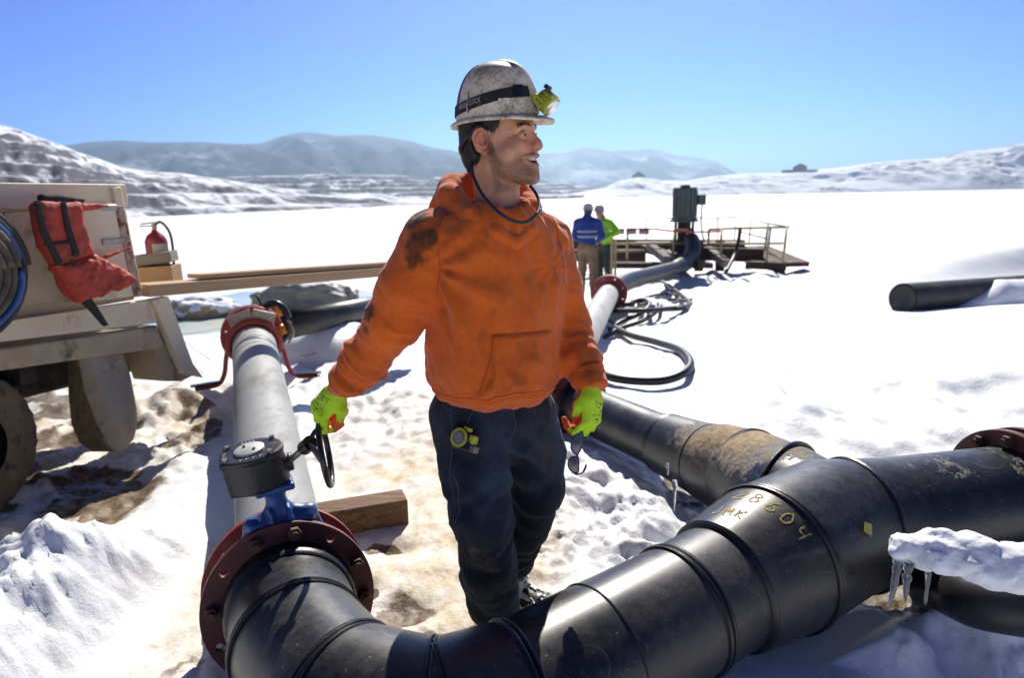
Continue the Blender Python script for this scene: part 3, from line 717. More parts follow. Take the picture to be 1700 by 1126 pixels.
for i in (1, 3, 5, 7, 9, 11): mb = MB(); bolt(mb, fh[i], dG, .05, .05, .012); mb.build('bolt', M['rust'], ffl)
ffl2, _ = flange(GF+dG*.06, dG, .26, .155, .035, gp, 12, mat=M['redf'])

# ---------------------------------------------------------------- butterfly valve between the flanges
M['blue'] = pm('blue_enamel', (.025, .095, .30), (.015, .06, .20), rough=.4, scale=9, dirt=(.09, .075, .06), dscale=14, dthr=(.52, .68), bscale=50, bstr=.2)
M['cast'] = pm('dark_cast_housing', (.020, .021, .023), (.010, .011, .012), rough=.40, scale=14, dirt=(.16, .085, .04), dscale=12, dthr=(.55, .70), bscale=60, bstr=.5)
M['blk'] = pm('black_enamel', (.014, .014, .016), rough=.32, scale=14, dirt=(.12, .12, .12), dscale=30, dthr=(.62, .72), bstr=.15)
vc = P0-dA*.10
va = thing('butterfly_valve', 'butterfly valve with dark gearbox on a blue neck, clamped between the near red flanges', 'valve', vc*A(1, 1, 0))
V, F = sweep([P0-dA*.018, P0-dA*.06, P0-dA*.13, P0-dA*.175], [.205, .20, .20, .205], 72); obj('valve_body', V, F, M['blue'], va)
nup = unit(A(-.10, -.03, 1)); NB = vc+A(0, 0, .285); NT = NB+nup*.115
sx_ = unit(np.cross(dA, nup)); fx = np.cross(nup, sx_)
# neck with flared foot and lugs
def f_neck(P):
    d = cap(P, vc+A(0, 0, .16), NT, .038, .031, (dA, .8))
    d = smin(d, rbox(P, NT-nup*.008, (.062, .05, .012), .008, np.stack([sx_, fx, nup])), .03)
    for s in (-1, 1):
        tip = vc+sx_*s*.095+A(0, 0, .275)
        d = smin(d, cap(P, vc+A(0, 0, .30)+sx_*s*.03, tip, .019, .019, (dA, 1.2)), .03)
        d = smin(d, cap(P, tip+A(0, 0, 0), tip-A(0, 0, .06)+sx_*s*.02, .020, .020), .02)
        d = smin(d, rbox(P, NB+sx_*s*.028+nup*-.01, (.006, .05, .05), .005, np.stack([sx_, fx, nup])), .012)
    d = smin(d, rbox(P, vc+A(0, 0, .275), (.10, .04, .012), .01, np.stack([sx_, -dA, A(0, 0, 1)])), .02)
    return d
isomesh('neck', f_neck, vc+A(-.2, -.13, .10), vc+A(.2, .13, .52), .006, M['blue'], va)
# gearbox: lobed housing: wide rounded block
gc = NT+nup*.062+A(-.045, .0, 0); ga = unit(A(.93, .30, 0)); gz = unit(A(-.12, -.12, 1)); gy = np.cross(gz, ga); gy = unit(gy); ga = np.cross(gy, gz); Mg = np.stack([ga, gy, gz])
def f_gear(P):
    q = (P-gc)@Mg.T; x, y, z = q.T
    d2 = smin(np.hypot(x*.95, y)-.083, np.maximum(np.abs(x+.045)-.045, np.abs(y-.01)-.07), .02)
    d2 = smin(d2, np.hypot(x-.045, y+.015)-.045, .03)
    d = smax(d2, np.abs(z+.008)-.058, .012)
    lid = smax(d2-.004, np.abs(z-.052)-.008, .004)
    d = np.minimum(d, lid)
    d = smin(d, smax(np.hypot(y+.005, z+.012)-.030, np.abs(x-.085)-.03, .006), .008)       # worm boss
    return d
gb = isomesh('gearbox', f_gear, gc-.15, gc+.15, .0042, M['cast'], va)
def on_gear(x, y, z): return gc+ga*x+gy*y+gz*z
V, F = sweep([on_gear(-.005, 0, .055), on_gear(-.005, 0, .067), on_gear(-.005, 0, .069)], [.047, .047, .044], 40); o = obj('cover_plate', V, F, pm('zinc_disc', (.55, .54, .50), (.42, .41, .38), rough=.5, metal=.3, scale=20, dirt=(.3, .22, .12), dscale=30, dthr=(.62, .7)), gb); autosmooth(o)
M['steel'] = pm('worn_steel', (.40, .37, .33), (.22, .19, .16), rough=.45, metal=.7, scale=40, bstr=.2)
for x, y in ((-.075, .055), (-.075, -.045), (.065, .055), (.06, -.055)):
    V, F = sweep([on_gear(x, y, .05), on_gear(x, y, .070)], .0085, 6); o = obj('bolt', V, F, M['steel'], gb); autosmooth(o)
for x, y in ((-.02, .018), (.012, -.018)):
    V, F = sweep([on_gear(x, y, .066), on_gear(x, y, .0735)], .005, 8); obj('screw', V, F, M['rust'], gb)
mb = MB()            # raised cast lettering, worn to ridges
for i, x in enumerate((-.03, -.018, -.006, .006)):
    c_ = on_gear(x, .066, .0615); mb.box(c_, .0018, .006, .0015, (ga, gy, gz)); 
    if i % 2 == 0: mb.box(on_gear(x+.005, .061+.005*(i > 1)*2, .0612), .004, .0015, .0015, (ga, gy, gz))
M['letter'] = pm('worn_letter', (.40, .40, .38), rough=.5, bstr=0); mb.build('cast_lettering', M['letter'], gb); mb = MB()
for i, x in enumerate((-.03, -.012, .008, .03)):
    mb.box(on_gear(x, -.066, .0615), .0018, .005, .0015, (ga, gy, gz)); mb.box(on_gear(x+.005, -.062, .0612), .004, .0015, .0015, (ga, gy, gz))
mb.build('cast_lettering', M['letter'], gb); mb = MB()
for i in range(4): mb.box(on_gear(-.083, -.02+.012*i, .0615), .005, .0016, .0015, (ga, gy, gz))
mb.build('cast_lettering', M['letter'], gb)
# shaft and hand wheel
HW = PD(540, 754, 2.10)                              # wheel centre
sh0 = on_gear(.10, -.005, -.012); HB = PD(508, 742, 2.13)
dS = unit(HB-sh0)
V, F = sweep([sh0-dS*.03, HB], .0105, 16); obj('shaft', V, F, M['steel'], va)
hw = MB(); hub0 = HB-dS*.012; hub1 = HB+dS*.038
V, F = sweep([hub0, hub1], .0235, 24); hw.add(V, F)
# wheel axis tilted so that it is seen nearly edge-on
vw = unit(HW-CAM); wn = unit(A(.93, .20, .12)); wv = unit(A(.12, 0, -1)-wn*np.dot(A(.12, 0, -1), wn)); wu = np.cross(wn, wv); WR = .097
wring = [HW+WR*(cos(t_)*wv+sin(t_)*wu) for t_ in np.arange(48)*2*pi/48]
V, F = sweep(wring, .0095, 10, closed=True); hw.add(V, F)
for k in range(3):
    t_ = 2*pi*k/3+.35; e = HW+WR*(cos(t_)*wv+sin(t_)*wu); hw.tube(spline([hub1-dS*.015, hub1+(e-hub1)*.35+unit(e-HW)*.012, e], 6), .0075, 8)
o = hw.build('handwheel', M['blk'], va)

# ================================================================ THE MAN
def surfnet_ax(f, ax):
    """surface nets on an uneven grid, by warping an even index grid"""
    n = [len(a) for a in ax]
    def g(I): return f(np.stack([np.interp(I[:, k], np.arange(n[k]), ax[k]) for k in range(3)], 1))
    V, Q = surfnet(g, (0, 0, 0), [k-1 for k in n], 1.0)
    return np.stack([np.interp(V[:, k], np.arange(n[k]), ax[k]) for k in range(3)], 1), Q
def snap(f, p, n_, off=0., it=12):
    """bring point p onto surface f along its gradient, then lift"""
    p = np.array([p], float)
    for _ in range(it): g = grad(f, p); p = p-g*f(p)[:, None]*.8
    return (p+grad(f, p)*off)[0]
def seam(f, pts, k, r, off=.001, disp=None):
    S = spline([A(*q) for q in pts], k); out = []
    for q in S:
        p = snap(f, q, None, 0); n = grad(f, p[None])[0]; d = disp(p[None], n[None])[0] if disp else 0
        out.append(p+n*(d+off))
    return out
T_ = -Fv                                              # towards the camera
fd = unit(A(.50, -.866, 0)); sd_ = A(.866, .5, 0)     # chest direction, his left
man = thing('person', 'man in stained orange hoodie and dirty white hard hat, one hand on the handwheel', 'person', (0, 2.0, 0))

# ---- joints
neck = PY(822, 352, 1.93)
SR = PD(716, 402, 1.86); ER = PD(650, 538, 1.91); WR_ = PD(564, 650, 2.045); M1 = PD(672, 478, 1.875); M2 = PD(604, 600, 1.975); M3 = PD(580, 630, 2.015)
SL = PD(910, 402, 2.03); EL = PD(947, 540, 2.08); WL = PD(983, 642, 1.975); M4 = PD(930, 478, 2.06); M5 = PD(963, 598, 2.02)
tor = []                                              # z, cx, cy, a, b
for y, x, Y, a, b in ((700, 822, 1.985, .150, .12), (668, 821, 1.975, .170, .142), (645, 820, 1.97, .186, .158), (615, 820, 1.965, .196, .168), (580, 820, 1.96, .198, .165), (540, 821, 1.955, .197, .156), (490, 824, 1.95, .202, .146), (450, 826, 1.945, .204, .138), (415, 827, 1.94, .20, .128), (385, 826, 1.935, .182, .114), (366, 825, 1.93, .145, .10), (350, 824, 1.93, .105, .085), (335, 823, 1.93, .075, .07)):
    p = PY(x, y, Y); tor.append((p[2], p[0], p[1], a, b))
tor = np.array(sorted(tor))
def f_torso(P, g=0., top=None):
    z = P[:, 2]; cx, cy, a, b = [np.interp(z, tor[:, 0], tor[:, k]) for k in (1, 2, 3, 4)]
    a = a+g; b = b+g; dx = P[:, 0]-cx; dy = P[:, 1]-cy; s = dx*sd_[0]+dy*sd_[1]; f = dx*fd[0]+dy*fd[1]
    b = b*np.where(f < 0, .82, 1); q = (np.abs(s/a)**2.5+np.abs(f/b)**2.5)**(1/2.5)
    d = (q-1)*np.minimum(a, b)*.9
    return smax(smax(d, z-(tor[-1, 0]+g), .03), tor[0, 0]+.02-z, .03)
HEM = PY(821, 660, 1.97)[2]
def f_hoodie(P):
    d = f_torso(P)
    d = smin(d, cap(P, neck+A(0, 0, -.05)-sd_*.02, SR+A(.005, .02, .01), .085, .070), .05)
    d = smin(d, cap(P, neck+A(0, 0, -.05)+sd_*.02, SL+A(-.01, -.02, .01), .085, .064), .05)
    ra = chain(P, [SR, M1, ER, M2, M3, WR_], [.080, .072, .071, .064, .050, .038], .03)
    la = chain(P, [SL, M4, EL, M5, WL*.8+M5*.2, WL], [.070, .062, .058, .056, .043, .040], .03)
    d = smin(d, ra, .035); d = smin(d, la, .03)
    d = smax(d, -ell(P, neck+fd*.015+A(0, 0, .045), (.066, .078, .085), np.stack([sd_, fd, A(0, 0, 1)])), .012)
    # hem gathered in
    u = np.clip((P[:, 2]-HEM)/.05, -1, 1); d = d+.012*(1-sst(.0, 1.0, u))
    d = smax(d, HEM-P[:, 2], .012)
    # flat ends of the cuffs
    for W_, E_ in ((WR_, ER), (WL, EL)):
        n = unit(W_-E_); m = (np.linalg.norm(P-W_, axis=1) < .11); e = (P-W_)@n-.012
        d = np.where(m, smax(d, e, .006), d)
    return d
def wr(P, S, D, f1, f2, seed):
    """folds across an axis D"""
    al = (P-S)@D; q = P-S-al[:, None]*D; return .6-2*np.abs(noise(al*f1+.5*noise(P[:, 0]*9, P[:, 1]*9, P[:, 2]*9+seed), q[:, 0]*f2+q[:, 1]*f2, q[:, 2]*f2+seed))
dRa = unit(WR_-ER); dRb = unit(ER-SR); dLa = unit(WL-EL); dLb = unit(EL-SL)
def loc_t(P): cx = np.interp(P[:, 2], tor[:, 0], tor[:, 1]); cy = np.interp(P[:, 2], tor[:, 0], tor[:, 2]); dx = P[:, 0]-cx; dy = P[:, 1]-cy; return dx*sd_[0]+dy*sd_[1], dx*fd[0]+dy*fd[1]
zpT = PY(868, 556, 1.80)[2]; zpB = HEM+.045
def pocket(P):
    s, f = loc_t(P); z = P[:, 2]; hw = .098+.045*sst(zpB+.08, zpB+.0, z)
    e = np.minimum(np.minimum(hw-np.abs(s-.008), zpT-.05*s-z), z-zpB); return np.where(f > 0, e, -1)
def armmask(P):
    r = np.minimum(cap(P, SR+(ER-SR)*.25, ER, .05), cap(P, ER, WR_, .05)); l = np.minimum(cap(P, SL+(EL-SL)*.25, EL, .05), cap(P, EL, WL, .05)); return r, l
def d_hoodie(P, Nn):
    s, f = loc_t(P); z = P[:, 2]; r, l = armmask(P); mr = sst(.075, .04, r); ml = sst(.065, .03, l); mt = 1-np.maximum(mr, ml)
    d = 0
    tR = np.clip(((P-SR)@dRb)/np.linalg.norm(ER-SR), 0, 1); t2 = np.clip(((P-ER)@dRa)/np.linalg.norm(WR_-ER), 0, 1)
    ampR = .0025+.004*np.exp(-((tR-1)/.3)**2)*(t2 < .05)+.0085*sst(.05, .5, t2)*(1-sst(.82, .90, t2))
    d = d+mr*ampR*(wr(P, ER, dRa, 24, 4, 3)+.5*wr(P, ER, dRa, 47, 7, 9))
    t3 = np.clip(((P-EL)@dLa)/np.linalg.norm(WL-EL), 0, 1)
    ampL = .003+.005*sst(.1, .6, t3)*(1-sst(.85, .93, t3))
    d = d+ml*ampL*(wr(P, EL, dLa, 24, 4, 5)+.4*wr(P, EL, dLa, 45, 7, 11))
    # broad drape on the chest and belly
    th = np.arctan2(s, f)
    d = d+mt*(.009*fbm(th*2.2+.35*z*9, z*6+1, o=3, s=2)+.006*(.6-2*np.abs(noise(th*2.6+z*5+.6*noise(s*6, z*6), z*3.5-s*4)))+.006*noise(s*9-z*4, z*5+s*6)*sst(.3, -.1, z-1.15))
    # pull lines from the armpits and gathers over the hem
    a1 = np.exp(-(np.linalg.norm(P-(SR+A(.05, .0, -.13)), axis=1)/.15)**2); a2 = np.exp(-(np.linalg.norm(P-(SL+A(-.04, -.05, -.12)), axis=1)/.14)**2)
    an = np.arctan2(P[:, 2]-(SR[2]-.06), P[:, 0]-(SR[0]+.0)); d = d+mt*a1*.011*np.sin(an*10+noise(P[:, 0]*8, P[:, 2]*8)*1.5)+mt*a2*.007*np.sin(np.arctan2(P[:, 2]-SL[2]+.05, P[:, 0]-SL[0])*9)
    gz = np.exp(-((z-HEM-.07)/.05)**2); d = d+mt*gz*.006*(wr(P, A(0, 0, HEM), A(0, 0, 1), 18, 9, 3)); d = d+mt*np.exp(-((z-HEM-.045)/.02)**2)*.004*noise(s*32, f*32)
    # a groove above the hem rib and the two cuffs
    d = d-.004*np.exp(-((z-HEM-.048)/.006)**2)*mt
    d = d-.004*np.exp(-(((P-WR_)@dRa+.055)/.006)**2)*mr-.004*np.exp(-(((P-WL)@dLa+.055)/.006)**2)*ml
    e = pocket(P); d = d+mt*.008*sst(0, .008, e)-mt*.004*np.exp(-((e+.002)/.004)**2)
    d = d+mt*.0035*(.6-2*np.abs(noise((s+.5*z)*17+.8*noise(s*7, z*7), (z-.6*s)*6, f*4)))*sst(-.3, .4, noise(s*3+5, z*3))
    d = d+.0012*fbm(P[:, 0]*30, P[:, 1]*30, P[:, 2]*30, o=2)
    return d
def stain(P, spots, sf=30, th0=.15):
    m = 0
    for x, y, t, r, k in spots:
        q = PD(x, y, t); d = np.linalg.norm((P-q)*A(1, .5, 1), axis=1)/(r/1133*t)
        m = np.maximum(m, (k if k > .85 else k*.8)*sst(*((1.15, .55) if k > .85 else (1.35, .15)), d+.55*fbm(P[:, 0]*sf, P[:, 1]*sf, P[:, 2]*sf, o=4, s=5)))
    return m
SP = [(697, 362, 1.84, 27, 1), (706, 398, 1.80, 24, 1), (691, 418, 1.80, 26, 1), (718, 392, 1.8, 18, 1), (680, 400, 1.82, 9, .7), (835, 478, 1.8, 30, .35), (880, 470, 1.85, 14, .45), (905, 480, 1.86, 9, .6), (923, 462, 1.88, 14, .6), (875, 384, 1.82, 9, .7), (857, 640, 1.78, 46, .7), (812, 655, 1.8, 16, .8), (850, 655, 1.78, 12, .7), (890, 592, 1.79, 36, .65), (868, 610, 1.79, 15, .6),
      (780, 450, 1.8, 10, .5), (758, 410, 1.8, 8, .5), (730, 520, 1.84, 10, .45), (613, 520, 1.86, 14, .95), (612, 545, 1.88, 12, .9), (575, 630, 1.98, 12, .7), (590, 642, 1.98, 12, .7), (975, 598, 1.97, 18, .85), (985, 560, 1.98, 14, .5), (978, 622, 1.95, 14, .6), (948, 430, 2.0, 22, .6), (935, 370, 1.98, 16, .7), (800, 560, 1.8, 12, .4), (820, 520, 1.8, 10, .4)]
# ---- clothing materials
def cloth(name, c0, c1, dirtc, wv_=900, dthr=(.62, .8), fade_and_light=None, weave='x', sheen=.25):
    m, t, b = mk(name); n1 = texn(t, 5, 6, .6); n2 = texn(t, 60, 6, .7)
    base = ramp(t, n1, [(.3, c1), (.7, c0)])
    base = mixc(t, ramp(t, n2, [(.35, g3(.0)), (.8, g3(.35))]), base, tuple(min(1, v*1.5+.01) for v in c0))
    if fade_and_light: base = mixc(t, mathn(t, 'MULTIPLY', attrn(t, 'fade_and_light'), ramp(t, n2, [(.3, g3(.5)), (.7, g3(1))])), base, fade_and_light)
    base = mixc(t, ramp(t, texn(t, 11, 9, .72), [(dthr[0], g3(0)), (dthr[1], g3(.8))]), base, dirtc); base = mixc(t, ramp(t, texn(t, 4, 7, .65), [(.45, g3(0)), (.75, g3(.18))]), base, dirtc)
    base = mixc(t, mathn(t, 'MULTIPLY', attrn(t, 'stain'), ramp(t, n2, [(.25, g3(.55)), (.6, g3(1))])), base, dirtc)
    # grains of grit
    base = mixc(t, ramp(t, texn(t, 300, 2, .5), [(.74, g3(0)), (.78, g3(.5))]), base, (.5, .42, .33))
    t.links.new(base, b.inputs['Base Color']); b.inputs['Roughness'].default_value = .95; wrk = texn(t, 22, 6, .62, stretch=(1, 1, .6), dist=.6); b.inputs['Specular IOR Level'].default_value = .15
    b.inputs['Sheen Weight'].default_value = sheen; b.inputs['Sheen Roughness'].default_value = .5
    bump(t, b, [(wrk, .55, .010), (texn(t, 60, 5, .65), .4, .003), (texn(t, wv_, 2, .5), .3, .0008)])
    return m
M['hoodie'] = cloth('orange_fleece', (.68, .130, .014), (.54, .095, .010), (.055, .026, .012))
M['jeans'] = cloth('dark_denim', (.011, .016, .028), (.005, .008, .014), (.15, .11, .065), dthr=(.70, .95), fade_and_light=(.050, .074, .112), sheen=.06)
x0 = np.minimum(WR_, SR)-A(.1, .12, .1); x1 = A(WL[0]+.1, SL[1]+.16, neck[2]+.1)
V_, Q_ = None, None
def slices(f, lo, hi, h): return isomesh
lo = A(WR_[0]-.09, 1.66, min(WR_[2], WL[2])-.08); hi = A(WL[0]+.09, 2.26, neck[2]+.07)
hoodie = isomesh('hoodie', f_hoodie, lo, hi, .0062, M['hoodie'], man, disp=d_hoodie, attr=lambda P, n: {'stain': stain(P, SP), 'fade_and_light': P[:, 0]*0})
def hs(p): return f_hoodie(p)
def tubepart(name, pts, r, mat, parent, n=8): V, F = sweep(pts, r, n); return obj(name, V, F, mat, parent)
M['seam'] = pm('orange_seam', (.50, .085, .01), rough=.9, bstr=0)
def on_front(s, z):
    cx = np.interp(z, tor[:, 0], tor[:, 1]); cy = np.interp(z, tor[:, 0], tor[:, 2]); return A(cx, cy, z)+sd_*s+fd*.16
tubepart('pocket_seam', seam(f_hoodie, [on_front(-.088, zpT), on_front(-.03, zpT), on_front(.03, zpT-.002), on_front(.09, zpT-.008)], 14, .0016, .001, d_hoodie), .0016, M['seam'], hoodie)
tubepart('pocket_seam', seam(f_hoodie, [on_front(-.09, zpT), on_front(-.092, zpT-.04), on_front(-.10, zpT-.07), on_front(-.135, zpB+.02)], 14, .0016, .001, d_hoodie), .0016, M['seam'], hoodie)
def ring_seam(z, r=.0011): return seam(f_hoodie, [A(np.interp(z, tor[:, 0], tor[:, 1]), np.interp(z, tor[:, 0], tor[:, 2]), z)+(sd_*cos(a)+fd*sin(a))*.2 for a in np.linspace(-.35, pi+.35, 16)], 4, r, .0008, d_hoodie)
tubepart('hem_seam', ring_seam(HEM+.049), .0013, M['seam'], hoodie)
for pts in ([(742, 338, 1.80), (731, 370, 1.78), (727, 410, 1.77), (728, 450, 1.79), (722, 490, 1.82)], [(905, 338, 1.92), (920, 365, 1.92), (925, 400, 1.92), (923, 440, 1.93), (926, 480, 1.96)]):
    tubepart('armhole_seam', seam(f_hoodie, [PD(*q) for q in pts], 8, .0011, .0008, d_hoodie), .0013, M['seam'], hoodie)
for W_, E_, rr_ in ((WR_, M3, .06), (WL, M5, .06)):
    dd_ = unit(W_-E_); a_, b_ = frame(dd_); c_ = W_-dd_*.045; tubepart('cuff_seam', seam(f_hoodie, [c_+(a_*cos(t_)+b_*sin(t_))*rr_ for t_ in np.linspace(0, 2*pi, 13)], 4, .001, .0006, d_hoodie), .0013, M['seam'], hoodie)
# ---- hood lying round the neck
hc = neck+A(0, 0, 0)
def hp_(s, f, z): return hc+sd_*s+fd*f+A(0, 0, z)
HB_ = [hp_(.0, .112, -.080), hp_(-.052, .096, -.052), hp_(-.098, .035, -.004), hp_(-.112, -.045, .040), hp_(-.070, -.115, .062), hp_(0, -.135, .068), hp_(.07, -.115, .060), hp_(.105, -.045, .040), hp_(.098, .035, .000), hp_(.052, .096, -.050)]
def f_hood(P):
    d = None
    n = len(HB_)
    rr = [.017, .021, .028, .036, .042, .044, .042, .036, .028, .021]
    for i in range(n):
        e = cap(P, HB_[i], HB_[(i+1) % n], rr[i], rr[(i+1) % n]); d = e if d is None else smin(d, e, .012)
    # the bag of the hood hanging at the back
    d = smin(d, ell(P, hp_(-.01, -.15, .0), (.12, .075, .075), np.stack([sd_, fd, A(0, 0, 1)])), .04)
    low = cap(P, hp_(-.085, -.03, -.03), hp_(.085, -.03, -.03), .05); d = smin(d, smax(low, -cap(P, hp_(0, .02, -.1), hp_(0, .0, .1), .075), .02), .03)
    hole = ell(P, hp_(0, -.03, .085), (.078, .10, .10), np.stack([sd_, fd, A(0, 0, 1)])); d = smax(d, -hole, .018)
    return d
hoodm = isomesh('hood', f_hood, hc-A(.24, .24, .13), hc+A(.24, .26, .17), .0052, M['hoodie'], hoodie, disp=lambda P, n: .004*(1-2*np.abs(noise(P[:, 0]*13, P[:, 1]*13, P[:, 2]*22)))+.002*noise(P[:, 0]*40, P[:, 1]*40, P[:, 2]*40), attr=lambda P, n: {'stain': .25*sst(0, .6, fbm(P[:, 0]*12, P[:, 1]*12, P[:, 2]*12, o=3)), 'fade_and_light': P[:, 0]*0})

# ---- jeans
HR = PY(775, 690, 1.93); KR = PD(800, 855, 2.00); AR = PD(820, 1003, 2.22); HLp = PY(872, 690, 2.04); KL = PD(893, 812, 2.24); AL = PD(852, 925, 2.46)
pel = PY(824, 668, 1.985)
def f_jeans(P):
    d = ell(P, pel+A(0, .0, -.03), (.178, .13, .17), np.stack([sd_, fd, A(0, 0, 1)]))
    bt = ell(P, pel-fd*.05-A(0, 0, .08), (.16, .11, .12), np.stack([sd_, fd, A(0, 0, 1)])); d = smin(d, bt, .03)
    r = chain(P, [HR, HR*.45+KR*.55, KR, KR*.5+AR*.5, AR], [.108, .098, .086, .080, .076], .03)
    l = chain(P, [HLp, HLp*.5+KL*.5, KL, KL*.5+AL*.5, AL], [.104, .100, .085, .076, .073], .03)
    d = smin(smin(d, r, .025), l, .025)
    r2 = cap(P, PD(778, 955, 2.17), PD(795, 985, 2.2), .030, .045); d = smin(d, r2, .03)
    d = smax(d, P[:, 2]-(HEM+.06), .01)
    for A_, K_ in ((AR, KR), (AL, KL)):
        n = unit(A_-K_); m = np.linalg.norm(P-A_, axis=1) < .14; e = (P-A_)@n-.03; d = np.where(m, smax(d, e, .006), d)
    return d
def d_jeans(P, n):
    z = P[:, 2]; dR_ = unit(AR-KR); dL_ = unit(AL-KL)
    kn = np.exp(-(np.linalg.norm(P-KR, axis=1)/.13)**2); an = np.exp(-(np.linalg.norm(P-AR, axis=1)/.13)**2); an2 = np.exp(-(np.linalg.norm(P-AL, axis=1)/.15)**2); kn2 = np.exp(-(np.linalg.norm(P-KL, axis=1)/.15)**2)
    gr = np.exp(-(np.linalg.norm(P-(pel+A(.02, -.05, -.13)), axis=1)/.16)**2)
    d = .015*an*wr(P, AR, dR_, 20, 5, 2)+.012*an2*wr(P, AL, dL_, 20, 5, 4)+.015*kn*wr(P, KR, unit(dR_+A(.5, 0, 0)), 17, 4, 6)+.011*kn2*wr(P, KL, unit(dL_+A(-.6, 0, 0)), 14, 4, 8)
    d = d+gr*.012*(1-2*np.abs(noise((P[:, 0]*.7+P[:, 2])*14, (P[:, 0]-P[:, 2]*.6)*4, P[:, 1]*5)))
    d = d+.009*fbm(P[:, 0]*8, P[:, 1]*8, P[:, 2]*4, o=3)+.003*(1-2*np.abs(noise(P[:, 0]*16+P[:, 2]*7, P[:, 1]*14, P[:, 2]*8)))
    return d
def a_jeans(P, n):
    fade_and_light = np.exp(-(np.linalg.norm((P-(KR+fd*.05)), axis=1)/.10)**2)*.3
    side = np.clip((P[:, 0]-.07)/.06, 0, 1)*sst(.5, .75, P[:, 2])*.9; fade_and_light = np.maximum(fade_and_light, side)  # sunlit patch on the left thigh painted in as paler denim
    fade_and_light = np.maximum(fade_and_light, .35*sst(0, .7, fbm(P[:, 0]*5, P[:, 1]*5, P[:, 2]*3, o=3, s=8)))
    rd_ = d_jeans(P, n); fade_and_light = np.maximum(fade_and_light, np.clip(rd_*55-.05, 0, .75))  # crease highlights painted as paler colour on the raised folds
    return {'fade_and_light': fade_and_light, 'stain': stain(P, [(805, 918, 2.03, 30, .84), (795, 905, 2.02, 20, 1), (818, 935, 2.05, 16, 1), (785, 750, 1.9, 20, .25), (905, 760, 2.05, 26, .3)], 25)*1.}
jeans = isomesh('jeans', f_jeans, A(-.30, 1.72, .02), A(.32, 2.72, HEM+.09), .0075, M['jeans'], man, disp=d_jeans, attr=a_jeans)
M['stitch'] = pm('denim_stitch', (.10, .11, .13), rough=.9, bstr=0)
for pts in ([(741, 650, 1.9), (744, 700, 1.9), (752, 760, 1.93), (761, 830, 1.95), (768, 900, 1.98), (778, 955, 2.05)],
            [(800, 668, 1.8), (785, 692, 1.82), (772, 712, 1.84)], [(880, 668, 1.84), (885, 700, 1.85), (883, 730, 1.87), (876, 747, 1.88)], [(873, 668, 1.84), (874, 700, 1.85)],
            [(722, 668, 1.92), (735, 676, 1.9), (742, 680, 1.9)], [(739, 775, 1.93), (750, 785, 1.92), (762, 800, 1.92), (765, 830, 1.93), (768, 865, 1.95)]):
    tubepart('stitching', seam(f_jeans, [PD(*q) for q in pts], 8, .0009, .0005, d_jeans), .0011, M['stitch'], jeans, 6)

# ---- boots
M['boot'] = pm('dark_boot_leather', (.035, .028, .022), (.015, .013, .012), rough=.55, scale=20, dirt=(.16, .12, .08), dscale=18, dthr=(.55, .7), bscale=60, bstr=.5)
def boot(ankle, toe, parent, snowy=False):
    d = unit((toe-ankle)*A(1, 1, 0)); s = unit(np.cross(d, (0, 0, 1))); z0 = toe[2]; M_ = np.stack([d, s, A(0, 0, 1)])
    heel = ankle*A(1, 1, 0)+A(0, 0, z0)-d*.03
    def f(P):
        q = (P-heel)@M_.T; x, y, z = q.T
        k = cap(P, ankle+A(0, 0, .03), heel+A(0, 0, .07)+d*.02, .058, .052)
        k = smin(k, cap(P, heel+A(0, 0, .05)+d*.02, heel+d*.20+A(0, 0, .045), .046, .045, (A(0, 0, 1), .95)), .03)
        w_ = .044+.010*sst(.05, .2, x)-.03*sst(.22, .27, x); so_ = smax(np.maximum(np.abs(y)-w_, np.maximum(-x-.035, x-.262)), np.abs(z-.014)-.014, .008)
        so_ = np.maximum(so_, .008-np.hypot(x-.065, z)+.004)
        return smin(k, so_, .006)
    disp = (lambda P, n: .006*fbm(P[:, 0]*30, P[:, 1]*30, P[:, 2]*30, o=2)) if snowy else (lambda P, n: .002*fbm(P[:, 0]*20, P[:, 1]*20, P[:, 2]*20, o=2))
    b = isomesh('boot', f, np.minimum(ankle, toe)-A(.12, .12, .02), np.maximum(ankle, toe)+A(.14, .14, .12), .006, M['boot'], parent, disp=disp)
    return b, f
boot(AR+A(0, .0, -.0), PD(850, 1062, 2.02)*A(1, 1, 0)+A(0, 0, .0), man)
bl, f_bl = boot(AL, AL*A(1, 1, 0)+A(.17, -.13, .02), man)
# clods of snow stuck on the left boot
M['snowclod'] = pm('clinging_snow', (.85, .87, .9), (.75, .78, .82), rough=.6, scale=20, bscale=80, bstr=.6, bdist=.004)
def f_clod(P):
    m = f_bl(P)-.010; return np.maximum(m, .10-fbm(P[:, 0]*42, P[:, 1]*42, P[:, 2]*42, o=3, s=5)*.09-.085)
isomesh('snow_crust', f_clod, AL-A(.12, .25, .16), AL+A(.26, .1, .02), .006, M['snowclod'], bl)

